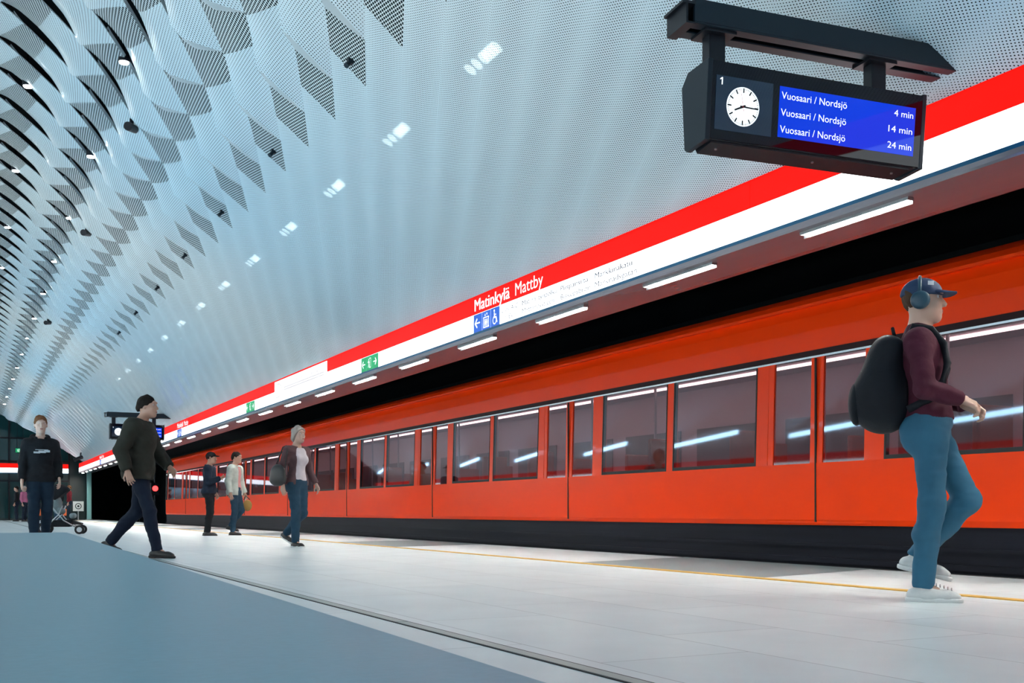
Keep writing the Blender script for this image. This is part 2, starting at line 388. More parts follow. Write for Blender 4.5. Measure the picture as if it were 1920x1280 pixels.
# ================================================================ TEXT AND PICTOGRAMS
def text_mesh(s, name, m, width, cap, parent, mtx, bold=0.0):
    """flat lettering: lower left corner at mtx origin, given total width and capital height, in the local XZ plane facing -Y"""
    cu = bpy.data.curves.new(name, 'FONT'); cu.body = s; cu.size = 1.0; cu.resolution_u = 3
    ob = bpy.data.objects.new(name, cu); C.objects.link(ob)
    dg = bpy.context.evaluated_depsgraph_get()
    me = bpy.data.meshes.new_from_object(ob.evaluated_get(dg)); bpy.data.objects.remove(ob)
    co = np.array([v.co[:] for v in me.vertices]); x0, x1 = co[:, 0].min(), co[:, 0].max()
    sx = width / (x1 - x0); sz = cap / .70
    for v in me.vertices:
        x, y, z = v.co; v.co = ((x - x0) * sx, 0, y * sz)
    if bold:
        bm = bmesh.new(); bm.from_mesh(me); g = bmesh.ops.duplicate(bm, geom=bm.faces[:] + bm.edges[:] + bm.verts[:])
        for v in g['geom']:
            if isinstance(v, bmesh.types.BMVert): v.co.x += bold; v.co.y -= .0004
        bm.to_mesh(me); bm.free()
    me.name = name
    o = link(name, me, m, parent); o.matrix_local = mtx
    return o

def sign_mtx(T, Z, off=.004):
    """frame on the sign face at track position T: local x runs towards the camera (-Y), z up, faces -X"""
    return Matrix(((0, 1, 0, XS - off), (-1, 0, 0, T), (0, 0, 1, Z), (0, 0, 0, 1)))
def pic(kind, sz):
    """pictogram in the unit square scaled to sz, local XZ plane"""
    m = MB()
    def R(x0, z0, x1, z1): m.add([(x0 * sz, 0, z0 * sz), (x1 * sz, 0, z0 * sz), (x1 * sz, 0, z1 * sz), (x0 * sz, 0, z1 * sz)], [(0, 1, 2, 3)])
    def Pg(pts): m.add([(x * sz, 0, z * sz) for x, z in pts], [tuple(range(len(pts)))])
    def D(x, z, r, r0=0): m.disc((x * sz, 0, z * sz), r * sz, 24, 'y', 0, r0 * sz)
    if kind in ('left', 'right'):
        f = (lambda p: p) if kind == 'left' else (lambda p: (1 - p[0], p[1]))
        Pg([f(p) for p in ((.22, .46), (.85, .46), (.85, .54), (.22, .54))])
        Pg([f(p) for p in ((.12, .5), (.42, .80), (.50, .73), (.27, .5))]); Pg([f(p) for p in ((.12, .5), (.27, .5), (.50, .27), (.42, .20))])
    elif kind == 'lift':
        for a in ((.14, .08, .20, .70), (.80, .08, .86, .70), (.14, .08, .86, .14), (.14, .64, .86, .70)): R(*a)
        for x in (.34, .50, .66): D(x, .53, .05); R(x - .055, .30, x + .055, .47); R(x - .035, .17, x + .035, .30)
        Pg([(.30, .76), (.46, .76), (.38, .90)]); Pg([(.54, .90), (.70, .90), (.62, .76)])
    elif kind == 'wheelchair':
        D(.42, .86, .075); R(.38, .46, .47, .76); R(.38, .44, .68, .52); Pg([(.62, .50), (.70, .50), (.82, .18), (.74, .16)]); R(.45, .60, .66, .66)
        D(.46, .32, .24, .18)
    elif kind == 'exit':
        R(.52, .12, .88, .16); R(.52, .84, .88, .88); R(.84, .12, .88, .88); D(.44, .77, .07)
        Pg([(.36, .68), (.50, .66), (.52, .42), (.40, .42)]); Pg([(.40, .44), (.48, .44), (.34, .16), (.26, .18)]); Pg([(.46, .44), (.54, .42), (.64, .18), (.56, .16)])
        Pg([(.36, .68), (.38, .62), (.20, .52), (.18, .58)]); Pg([(.48, .66), (.62, .54), (.60, .48), (.47, .60)])
    return m
def put_pic(kind, T, Z, sz, parent, m, name):
    o = pic(kind, sz).build(name, m, parent); o.matrix_local = sign_mtx(T, Z, .007); return o

# ================================================================ LIGHT BOX SIGN BAND
SEC = 5.24
def sign_section(a, b, label, group=None):
    """one back-lit section between track positions a < b; children keep world coordinates"""
    r = empty('light_box_sign', (XS + .1, 0, 0), 0, label, 'sign', group)
    r.matrix_world = Matrix.Identity(4)
    r.location = (0, 0, 0)
    q = MB(); q.box((XS + .012, a + .002, Z_TRIM + .02), (XS + .16, b - .002, Z_TOP + .015)); q.box((XS - .012, a + .002, Z_TOP), (XS + .02, b - .002, Z_TOP + .016)); q.build('housing', M['black'], r)
    q = MB(); q.box((XS, a + .003, Z_MID), (XS + .012, b - .003, Z_TOP)); q.build('red_face', M['red_lit'], r)
    q = MB(); q.box((XS, a + .003, Z_BOT), (XS + .012, b - .003, Z_MID)); q.build('white_face', M['white_lit'], r)
    q = MB(); q.box((XS - .008, a, Z_TRIM + .004), (XS + .012, b, Z_BOT)); q.build('bottom_trim', M['blue_trim'], r)
    return r
def station_text(r, b, full=True):
    """name and way-out texts; b = far end of the section (left end in reading direction)"""
    text_mesh('Matinkylä', 'name_text', M['white_ink'], .95, .145, r, sign_mtx(b - .03, 2.968), .011)
    text_mesh('Mattby', 'name_text', M['white_ink'], .66, .145, r, sign_mtx(b - 1.13, 2.968))
    for i, kd in enumerate(('left', 'lift', 'wheelchair')):
        q = MB(); q.box((XS - .004, b - .236 - .243 * i, Z_BOT), (XS, b - .003 - .243 * i, Z_BOT + .222)); q.build('blue_tile', M['blue_tile'], r)
        put_pic(kd, b - .015 - .243 * i, Z_BOT + .005, .21, r, M['white_ink'], 'pictogram')
    for s, o, wd, row in (('Ulos A-C', .78, .42, 0), ('Ut  Exit', .78, .36, 1), ('Matinniitynpolku', 1.30, .80, 0), ('Mattängsstigen', 1.30, .74, 1),
                          ('Piispansilta', 2.18, .56, 0), ('Biskopsbron', 2.18, .60, 1), ('Markkinakatu', 2.87, .67, 0), ('Marknadsgatan', 2.87, .75, 1)):
        text_mesh(s, 'exit_text', M['navy_ink'], wd, .056, r, sign_mtx(b - o, 2.825 if row == 0 else 2.735), .003 if row == 0 else 0)
def exit_tiles(r, t):
    for i, kd in enumerate(('left', 'exit', 'right')):
        q = MB(); q.box((XS - .004, t - .255 - .262 * i, Z_BOT), (XS, t - .003 - .262 * i, Z_BOT + .222)); q.build('green_tile', M['green_tile'], r)
        put_pic(kd, t - .02 - .262 * i, Z_BOT + .01, .20, r, M['white_ink'], 'pictogram')
for k in range(-2, 12):
    a = 1.52 + SEC * k; b = a + SEC
    far = k > 11
    lab, grp = 'plain back-lit red and white sign section over the platform edge', 'plain sections of the sign band'
    kind = None
    if k == 1: lab, grp, kind = 'sign section with large Matinkylä Mattby lettering and exit names, nearest the camera', None, 'text'
    if k == 2: lab, grp, kind = 'sign section with the nearest green exit tile, left of the large Matinkylä Mattby lettering', None, 'exit1'
    if k == 3: lab, grp, kind = 'sign section with a white route map panel between the two green exit tiles', None, 'map'
    if k == 4: lab, grp, kind = 'sign section with the farther small green exit tile, left of the route map', None, 'exit2'
    if k == 5: lab, grp, kind = 'sign section with small Matinkylä Mattby lettering beside the far departure display', None, 'text'
    if k == 9: lab, grp, kind = 'tiny farthest sign section with Matinkylä Mattby lettering near the end wall', None, 'text'
    r = sign_section(a, b, lab, grp)
    if kind == 'text': station_text(r, b)
    if kind == 'exit1': exit_tiles(r, 16.23)
    if kind == 'exit2': exit_tiles(r, 24.1)
    if kind == 'map':
        q = MB(); q.box((XS - .006, 18.05, Z_BOT + .02), (XS, 21.6, Z_TOP - .04)); mp_ = q.build('route_map', mat('map_face', (.8, .8, .8), .3, emit=(1, .97, .97), es=1.05), r)
        q = MB()
        for j in range(34):
            t = 18.25 + j * .078
            for z in (2.90, 2.945):
                q.box((XS - .009, t, z), (XS - .0065, t + .05, z + .012))
        for s in (-1, 1):
            for j in range(6): q.box((XS - .009, 20.95 + j * .05, 2.925 + s * (.02 + j * .02)), (XS - .0065, 20.985 + j * .05, 2.937 + s * (.02 + j * .02)))
            for j in range(3): q.box((XS - .009, 21.25 + j * .08, 2.925 + s * .13), (XS - .0065, 21.30 + j * .08, 2.937 + s * .13))
        for j in range(24): q.box((XS - .009, 18.3 + j * .11, 2.99), (XS - .0065, 18.308 + j * .11, 3.04))
        q.build('route_lines', M['purple_ink'], r)
# sign over the end wall
r = empty('light_box_sign', (0, 0, 0), 0, 'red and white sign band straight across the dark end wall', 'sign')
ZE = 3.165
q = MB(); q.box((-3.0, T1 - .34, ZE - .25), (5.15, T1 - .14, ZE)); q.build('red_face', M['red_lit'], r)
q = MB(); q.box((-3.0, T1 - .34, ZE - .51), (5.15, T1 - .14, ZE - .25)); q.build('white_face', M['white_lit'], r)
q = MB(); q.box((-3.0, T1 - .345, ZE - .56), (5.15, T1 - .14, ZE - .51)); q.build('bottom_trim', M['blue_trim'], r)
# sign over the other platform edge (behind the camera's left, mirrored in the train)
r = empty('light_box_sign', (0, 0, 0), 0, 'red and white sign band of the opposite platform edge, mirrored in the train windows', 'sign')
q = MB(); q.box((XL - .16, -12, Z_MID), (XL, 64, Z_TOP)); q.build('red_face', M['red_lit'], r)
q = MB(); q.box((XL - .16, -12, Z_BOT), (XL, 64, Z_MID)); q.build('white_face', M['white_lit'], r)

# ---- LED strips in the soffit
for k in range(-7, 28):
    t = 5.71 + 2.12 * k
    if k == 0: lab, grp = 'long white LED strip in the soffit below the clock display, nearest of the row', None
    elif k == 1: lab, grp = 'second nearest white LED strip in the soffit, right of the Marknadsgatan lettering', None
    else: lab, grp = 'slim white LED strip light in the soffit under the sign band', 'LED strips in the soffit row'
    r = empty('led_strip_light', (5.67, t, Z_TRIM - .018), 0, lab, 'light', grp)
    q = MB(); q.box((-.018, -.515, -.008), (.018, .515, .012)); q.build('diffuser', M['led'], r)
    q = MB(); q.box((-.026, -.525, -.022), (-.018, .525, .012)); q.box((.018, -.525, -.044), (.026, .525, .012)); q.box((-.018, -.525, -.022), (.018, -.515, .012)); q.box((-.018, .515, -.022), (.018, .525, .012)); q.build('frame', M['steel'], r)  # train-side lip deepened to keep LED light off the upper train panel
# LED strips over the other platform edge
for k in range(-6, 28, 1):
    t = 5.71 + 2.12 * k
    r = empty('led_strip_light', (XL - .07, t, Z_TRIM - .018), 0, 'white LED strip light over the opposite platform edge', 'light', 'LED strips of the opposite edge')
    q = MB(); q.box((-.018, -.515, -.008), (.018, .515, .012)); q.build('diffuser', M['led'], r)
# ---- downlights hanging in the ceiling slots
def on_vault(n, t, h):
    x, y, z = vault_pt(np.array([n]), np.array([t]), np.array([h])); return float(x[0]), float(y[0]), float(z[0])
for n0, ts in ((1.66, [13.25 + 3.75 * i for i in range(-1, 13)]), (.74, [15.73 + 4.0 * i for i in range(-1, 12)])):
    for i, t in enumerate(ts):
        if n0 > 1 and i == 1: lab, grp = 'bright round downlight in a dark slot, highest and largest one in view', None
        elif n0 < 1 and i == 1: lab, grp = 'bright round downlight in a dark slot by the left picture edge, uppermost there', None
        else: lab, grp = 'small round white downlight hanging in a dark ceiling slot', 'downlights in the ceiling slots'
        p = on_vault(n0, t, .03); r = empty('downlight', p, 0, lab, 'light', grp)
        q = MB(); q.tube([(0, 0, .0), (0, 0, .10)], .062, 16); q.tube([(0, 0, .10), (0, 0, .5)], .012, 6); q.build('can', M['black'], r)
        q = MB(); q.tube([(0, 0, -.012), (0, 0, .0)], [.05, .055], 16); q.build('lens', M['down'], r)
for i, t in enumerate([9.91 + 2.92 * j for j in range(7)]):
    p = on_vault(3.31, t, .0)
    r = empty('ceiling_sensor', p, 0, 'small dark sensor bracket on the white vault, nearest of the row' if i == 0 else 'small dark sensor bracket on the white vault below the open diamonds', 'sensor', None if i == 0 else 'sensor brackets on the vault')
    q = MB(); q.box((-.03, -.03, -.045), (.02, .03, .02)); q.build('bracket', M['dark_blue_metal'], r)
    q = MB(); q.tube([(-.01, 0, -.03), (-.05, -.02, -.075)], [.02, .026], 10); q.build('head', M['dark_blue_metal'], r)
for i, (n0, t) in enumerate(((1.95, 14.75), (1.95, 20.7), (1.95, 31.0))):
    p = on_vault(n0, t, .05)
    r = empty('security_camera', p, 0, ('dark camera hanging from a ceiling slot, nearest and largest', 'dark camera hanging from a ceiling slot, middle of three', 'tiny dark camera hanging from a ceiling slot, farthest of three')[i], 'camera')
    q = MB(); q.tube([(0, 0, .15), (0, 0, -.05)], .025, 10); q.build('mount', M['black'], r)
    q = MB(); q.tube([(.05, .08, -.05), (-.06, -.12, -.09)], [.05, .055], 12); q.build('body', M['black'], r)
# ================================================================ BENCH
r = empty('bench', (0, 0, 0), math.radians(-1.38), 'long low grey bench with a smooth flat top filling the lower left corner', 'bench')
q = MB(); q.box((-.62, -1.2, .355), (.236, 4.36, .42)); q.build('seat_slab', M['bench'], r, bevel=.006)
q = MB(); q.box((-.52, -1.1, 0), (.13, 4.24, .355)); q.build('plinth', mat('bench_plinth', (.10, .13, .14), .6), r)

# ================================================================ DEPARTURE DISPLAYS
M['screen'] = mat('screen_blue', (.0, .01, .05), .05, emit=(.002, .040, .74), es=1.0, spec=.18)
M['clock_white'] = mat('clock_face', (.8, .8, .8), .3, emit=(.86, .96, 1.0), es=1.05)
M['screen_text'] = mat('screen_text', (.8, .8, .8), .5, emit=(.93, .98, 1.0), es=1.0)
M['red_hand'] = mat('second_hand', (.5, .01, .01), .5, emit=(.4, .02, .02), es=.4)
M['panel_dark_blue'] = mat('clock_panel', (.004, .010, .022), .04, emit=(.003, .016, .04), es=.6, spec=.6)
def display(loc, rz, label, beam_end):
    r = empty('departure_display', loc, rz, label, 'display')
    W, H, D = 1.525, .43, .28
    ty = .04
    def fy(z): return ty * (1 - z / H)                     # front face leans: lower edge set back
    q = MB(); q.prism([(fy(0) + .004, 0), (.004, H), (D - .04, H - .02), (D, H - .06), (D - .03, .03), (D - .05, 0)], 'x', .03, W - .03); q.build('housing', M['black'], r, bevel=.004)
    for x0, x1 in ((0, .03), (W - .03, W)):
        q = MB(); q.prism([(fy(0) - .004, -.006), (-.004, H + .006), (D - .05, H + .006), (D + .02, H - .06), (D - .01, .0), (D - .04, -.02)], 'x', x0, x1)
        q.build('end_cap', M['dark_blue_metal'], r, bevel=.004)
    q = MB(); q.prism([(.06, -.012), (.06, .0), (D - .05, .0), (D - .07, -.03)], 'x', .05, W - .08); q.build('underside', M['black'], r)
    q = MB()
    for x in (.12, .78, 1.36): q.tube([(x, .12, -.028), (x, .12, -.02)], .008, 8)
    q.build('screws', M['steel'], r)
    # front glass
    def front(x, z, off): return (x, fy(z) - off, z)
    def quad(x0, z0, x1, z1, off, m, name, par=r):
        k = MB(); a, b = front(x0, z0, off), front(x1, z1, off)
        k.add([front(x0, z0, off), front(x1, z0, off), front(x1, z1, off), front(x0, z1, off), front(x0, z0, off - .003), front(x1, z0, off - .003), front(x1, z1, off - .003), front(x0, z1, off - .003)],
              [(0, 1, 2, 3), (7, 6, 5, 4), (0, 4, 5, 1), (1, 5, 6, 2), (2, 6, 7, 3), (3, 7, 4, 0)]); return k.build(name, m, par)
    quad(.015, .004, W - .012, H - .004, .002, M['gloss_black'], 'front_glass')
    quad(.055, .055, .43, .35, .004, M['panel_dark_blue'], 'clock_panel')
    quad(.475, .062, 1.446, .345, .004, M['screen'], 'screen')
    lean = math.atan2(ty, H)
    def fm(x, z, off): return Matrix.Translation(front(x, z, off)) @ Matrix.Rotation(lean, 4, 'X')
    q = MB(); q.add([(.010, 0, 0), (.017, 0, 0), (.017, 0, .040), (.010, 0, .040)], [(0, 1, 2, 3)]); q.add([(.012, -.0002, .040), (.012, -.0002, .032), (0, -.0002, .025), (0, -.0002, .032)], [(0, 1, 2, 3)]); o = q.build('track_number', M['screen_text'], r); o.matrix_local = fm(.078, .300, .0062)
    for z, mn in ((.276, '4 min'), (.182, '14 min'), (.088, '24 min')):
        text_mesh('Vuosaari / Nordsjö', 'destination_text', M['screen_text'], .455, .040, r, fm(.487, z, .0062))
        wd = .142 if mn[1] == ' ' else .178
        text_mesh(mn, 'minutes_text', M['screen_text'], wd, .038, r, fm(1.428 - wd, z + .004, .0062))
    cx, cz, R = .234, .196, .108
    c = MB(); c.disc((0, 0, 0), R, 48); cf = c.build('clock_face', M['clock_white'], r); cf.matrix_local = fm(cx, cz, .0058)
    t = MB()
    for k in range(60):
        a = 2 * math.pi * k / 60; big = k % 5 == 0
        wd, r0 = (.0042, .076) if big else (.0014, .092)
        ca, sa = math.cos(a), math.sin(a)
        t.add([(rr * sa + s * wd * ca, -.0012, rr * ca - s * wd * sa) for rr, s in ((r0, -1), (r0, 1), (.102, 1), (.102, -1))], [(0, 1, 2, 3)])
    t.build('tick_marks', M['black_matte'], cf)
    def hand(name, ang, l, back, wd, m, off):
        a = math.radians(ang); ca, sa = math.cos(a), math.sin(a); k = MB()
        k.add([(rr * sa + s * wd * ca, -off, rr * ca - s * wd * sa) for rr, s in ((-back, -1), (-back, 1), (l, .7), (l, -.7))], [(0, 1, 2, 3)]); k.build(name, m, cf)
    hand('hour_hand', 247, .060, .018, .0065, M['black_matte'], .002)
    hand('minute_hand', 92, .098, .02, .005, M['black_matte'], .0026)
    hand('second_hand', 347, .100, .03, .0012, M['red_hand'], .0032)
    # posts and beam
    for x in (.06, 1.19):
        q = MB(); q.box((x, .09, H - .01), (x + .105, .17, H + .19)); q.build('post', M['black'], r, bevel=.003)
        q = MB(); q.box((x - .05, .05, H + .185), (x + .155, .21, H + .20)); q.build('flange', M['black'], r)
    z0 = H + .20; x0, x1 = -.13, beam_end
    q = MB(); q.box((x0 + .06, .03, z0 + .012), (x1, .05, z0 + .14)); q.box((x0 + .06, .21, z0 + .012), (x1, .23, z0 + .14)); q.box((x0 + .06, .05, z0 + .10), (x1, .21, z0 + .14))
    q.box((x0 + .06, .03, z0), (x1, .10, z0 + .012)); q.box((x0 + .06, .15, z0), (x1, .23, z0 + .012))
    q.build('beam', M['dark_blue_metal'], r, bevel=.003)
    q = MB(); q.box((x0, .02, z0 - .01), (x0 + .06, .24, z0)); q.box((x0, .02, z0), (x0 + .012, .24, z0 + .11)); q.box((x0 - .02, .02, z0 + .10), (x0 + .06, .24, z0 + .115)); q.build('beam_end_plate', M['black'], r)
    return r
display((3.684, 4.80, 2.595), math.atan2(-.17, 1.516), 'large hanging departure display with lit clock and blue screen, nearest the camera', 2.02)
display((3.70, 32.9, 2.62), 0, 'small far departure display hanging behind the walking figure in dark jacket', 1.95)

# ================================================================ TRAIN
tr = empty('metro_train', (7.05, 16, 0), 0, 'long orange red metro train running along the platform edge', 'train')
tr.location = (0, 0, 0)
TA, TB = -12.0, 44.1
lean = math.tan(math.radians(1.6))
def tx(z): return 7.05 + lean * (z - .95)
q = MB(); q.prism([(7.07, .37), (7.055, .42), (7.05, .95), (7.13, .95), (7.13, .37)], 'y', TA, TB); q.build('lower_panel', M['paint'], tr)
q = MB(); q.prism([(tx(2.01), 2.01), (tx(2.2), 2.20), (7.10, 2.34), (7.13, 2.44), (7.18, 2.53), (7.28, 2.60), (7.42, 2.64), (7.42, 2.5), (7.25, 2.4), (7.18, 2.01)], 'y', TA, TB); q.build('upper_panel', M['paint'], tr, smooth=False)
q = MB(); q.prism([(7.40, 2.62), (7.9, 2.72), (8.4, 2.74), (8.9, 2.72), (9.5, 2.62), (9.74, 2.4), (9.74, -.3), (9.6, -.3), (9.6, 2.3), (7.4, 2.45)], 'y', TA, TB); q.build('roof', M['paint'], tr)
q = MB(); q.box((7.08, TA, 2.435), (7.14, TB, 2.46)); q.build('gutter_rail', M['paint'], tr)
q = MB(); q.prism([(7.10, -.9), (7.09, .37), (7.18, .37), (7.18, -.9)], 'y', TA, TB); q.box((7.075, TA, .17), (7.1, TB, .20)); q.box((7.06, TA, .02), (7.1, TB, .07)); q.build('skirt', M['skirt'], tr)
q = MB(); q.box((tx(1.97) - .004, TA, 1.955), (7.17, TB, 2.012)); q.build('window_header', mat('window_header', (.022, .010, .012), .55, spec=.12), tr)
q = MB(); q.box((tx(1.94) - .008, TA, 1.938), (7.12, TB, 1.956)); q.build('header_streak', M['chrome'], tr)  # added strip standing in for a bright reflected line over the windows
q = MB(); q.prism([(7.12, .05), (7.12, .37), (9.6, .37), (9.74, -.3), (9.6, -.9), (7.18, -.9)], 'y', TA, TB); q.build('underframe', M['skirt'], tr)
q = MB(); q.prism([(7.05, .37), (tx(2.2), 2.2), (7.4, 2.62), (8.4, 2.74), (9.5, 2.62), (9.74, 2.2), (9.74, .37)], 'y', TB, TB + .12); q.build('end_face', M['black'], tr, bevel=.03)
# interior
q = MB(); q.box((7.15, TA, .37), (9.6, TB, .40)); q.box((7.15, TA, 2.28), (9.6, TB, 2.31)); q.box((9.55, TA, .4), (9.6, TB, 2.3)); q.box((7.4, TB - .05, .4), (9.55, TB, 2.3)); q.build('interior_lining', M['inside'], tr)
q = MB()
for t in np.arange(TA + .4, TB - 2, 1.9): q.box((9.535, t, 1.05), (9.552, t + 1.5, 1.70))
q.build('far_windows', mat('far_window_glass', (.13, .09, .10), .25), tr)  # mauve reflection of the interior is put into the glass colour
for x in (7.85, 9.0):
    q = MB(); q.box((x - .035, TA + .2, 2.255), (x + .035, TB - .2, 2.285)); q.build('ceiling_light', M['inside_light'], tr)
M['seat'] = mat('train_seat', (.42, .07, .03), .6)
MOD = 4.6; DW = 1.36
for k in range(12):
    a = TA + .5 + k * MOD
    # double door
    for s in (0, 1):
        y0 = a + s * DW / 2; y1 = y0 + DW / 2 - .012
        q = MB(); q.prism([(7.06, .39), (7.055, .95), (7.09, .95), (7.09, .39)], 'y', y0, y1)
        for u0, u1 in ((y0, y0 + .075), (y1 - .075, y1)): q.prism([(7.055, .95), (tx(1.94), 1.94), (tx(1.94) + .03, 1.94), (7.09, .95)], 'y', u0, u1)
        dl = q.build('door', M['paint'], tr)
        q = MB(); q.prism([(tx(.95) + .012, .95), (tx(1.94) + .012, 1.94), (tx(1.94) + .018, 1.94), (tx(.95) + .018, .95)], 'y', y0 + .07, y1 - .07); q.build('door_pane', M['pane'], dl)
        q = MB(); q.box((7.045, (y1 - .002) if s == 0 else y0 - .004, .4), (7.06, (y1 + .006) if s == 0 else y0 + .002, 1.93)); q.build('door_seal', M['rubber'], dl)
    # two windows with pillars
    wy = [(a + DW + .16, a + DW + 1.58), (a + DW + 1.70, a + MOD - .16)]
    for p0, p1 in ((a + DW - .01, wy[0][0]), (wy[0][1], wy[1][0]), (wy[1][1], a + MOD)):
        pl = MB(); pl.prism([(7.05, .95), (tx(1.94), 1.94), (tx(1.94) + .06, 1.94), (7.11, .95)], 'y', p0, p1); pl.build('window_pillar', M['paint'], tr)
    for w0, w1 in wy:
        q = MB(); q.prism([(tx(.95) - .002, .95), (tx(.99) - .002, .985), (tx(.99) + .05, .985), (7.10, .95)], 'y', w0, w1)
        for u in (w0, w1 - .02): q.prism([(tx(.95) - .003, .95), (tx(1.94) - .003, 1.94), (tx(1.94) + .04, 1.94), (tx(.95) + .04, .95)], 'y', u, u + .02)
        wf = q.build('window', M['rubber'], tr)
        q = MB(); q.prism([(tx(.96), .96), (tx(1.94), 1.94), (tx(1.94) + .006, 1.94), (tx(.96) + .006, .96)], 'y', w0 + .01, w1 - .01); q.build('pane', M['pane'], wf)
        # seats inside
        for xx in (7.42, 9.1):
            c = (w0 + w1) / 2
            q = MB(); q.box((xx - .2, c - .1, .72), (xx + .22, c + .32, .82)); q.box((xx - .2, c - .14, .72), (xx + .22, c - .07, 1.36)); q.box((xx - .05, c - .05, .4), (xx + .05, c + .15, .72)); q.build('seat', M['seat'], tr, bevel=.02)
    q = MB(); q.tube([(7.9, a - .1, .4), (7.9, a - .1, 2.28)], .018, 8); q.tube([(7.9, a + DW + .1, .4), (7.9, a + DW + .1, 2.28)], .018, 8); q.build('grab_pole', M['steel'], tr)

# ================================================================ FAR END FITTINGS
def gate(x, y, lab):
    r = empty('ticket_gate', (x, y, 0), 0, lab, 'gate')
    q = MB(); q.box((-.10, -.5, 0), (.10, .5, .95)); q.build('body', M['dark_blue_metal'], r, bevel=.02)
    q = MB(); q.box((-.085, -.52, .25), (.085, -.50, .62)); q.build('orange_panel', mat('gate_orange', (.7, .12, .02), .5), r)
    return r
for x, l in ((4.85, 'slim ticket gate with orange panel beside the teal post at the end wall'), (3.62, 'slim ticket gate with orange panel behind the stroller')): gate(x, 64.6, l)
r = empty('information_board', (5.55, 64.2, 0), 0, 'small white board with a black pictogram near the teal post', 'sign')
q = MB(); q.tube([(0, 0, 0), (0, 0, .5)], .03, 8); q.build('post', M['steel'], r)
q = MB(); q.box((-.28, -.02, .5), (.28, .02, 1.05)); q.build('panel', mat('board_white', (.6, .62, .62), .5), r)
q = MB(); q.disc((0, -.023, .78), .17, 20, 'y', 0, .13); q.disc((0, -.023, .78), .06, 12); q.build('pictogram', M['black_matte'], r)
r = empty('door_post', (6.12, 64.3, 0), 0, 'pale teal upright post at the far platform end', 'post')
q = MB(); q.box((-.12, -.1, 0), (.12, .1, Z_TRIM)); q.build('shaft', M['teal_post'], r, bevel=.01)
q = MB(); q.box((-.2, -.16, 0), (.2, .16, .05)); q.build('foot', M['steel'], r)
# exit sign behind the end glazing
r = empty('exit_sign', (2.42, T1 - .42, 3.78), 0, 'small green lit exit sign hanging before the dark end wall', 'sign')
q = MB(); q.box((0, 0, 0), (.46, .08, .22)); q.build('case', M['green_tile'], r)
o = pic('exit', .19).build('pictogram', M['white_ink'], r); o.location = (.03, -.004, .015)
o = pic('left', .19).build('pictogram', M['white_ink'], r); o.location = (.25, -.004, .015)
q = MB(); q.tube([(.08, .04, .22), (.08, .04, 1.6)], .012, 6); q.build('rod', M['black'], r)
q = MB(); q.tube([(.38, .04, .22), (.38, .04, 1.6)], .012, 6); q.build('rod', M['black'], r)
# tunnel signal lamp
r = empty('signal_lamp', (7.9, 52.5, 0), 0, 'red glowing track signal on a dark mast beyond the train end', 'signal')
q = MB(); q.tube([(0, 0, -1.15), (0, 0, 3.0)], .05, 10); q.build('mast', M['black'], r)
for z in (1.55, 3.0):
    q = MB(); q.box((-.2, -.1, z - .3), (.2, .1, z + .3)); q.build('head', M['black'], r, bevel=.03)
q = MB(); q.disc((0, -.105, 1.57), .13, 20); q.build('red_lens', mat('red_lens', (.4, .01, .01), .3, emit=(1, .02, .02), es=9), r)
q = MB(); q.disc((0, -.105, 3.02), .09, 20); q.build('red_lens', mat('red_lens_dim', (.4, .01, .01), .3, emit=(.9, .03, .01), es=1.5), r)
r = empty('cabinet', (8.3, 60.0, 0), 0, 'small pale box on the dark tunnel wall left of the red signal', 'box')
q = MB(); q.box((-.2, -.1, .55), (.25, .1, 1.35)); q.build('case', mat('box_beige', (.25, .22, .15), .6), r, bevel=.01)
q = MB(); q.box((-.16, -.11, .62), (.21, -.10, .98)); q.build('door', mat('box_beige_dark', (.16, .14, .10), .6), r)
q = MB(); q.box((-.06, -.06, -1.15), (.06, .06, .55)); q.build('post', M['black'], r)
# camera on the vault foot by the far sign
r = empty('security_camera', (5.1, 57.3, 3.16), 0, 'dark bullet camera on the vault foot above the farthest lettering', 'camera')
q = MB(); q.tube([(-.35, -.1, -.12), (.05, 0, .05)], .09, 12); q.build('body', M['black'], r)
q = MB(); q.tube([(-.05, 0, 0), (-.03, 0, .27)], .035, 8); q.build('bracket', M['black'], r)
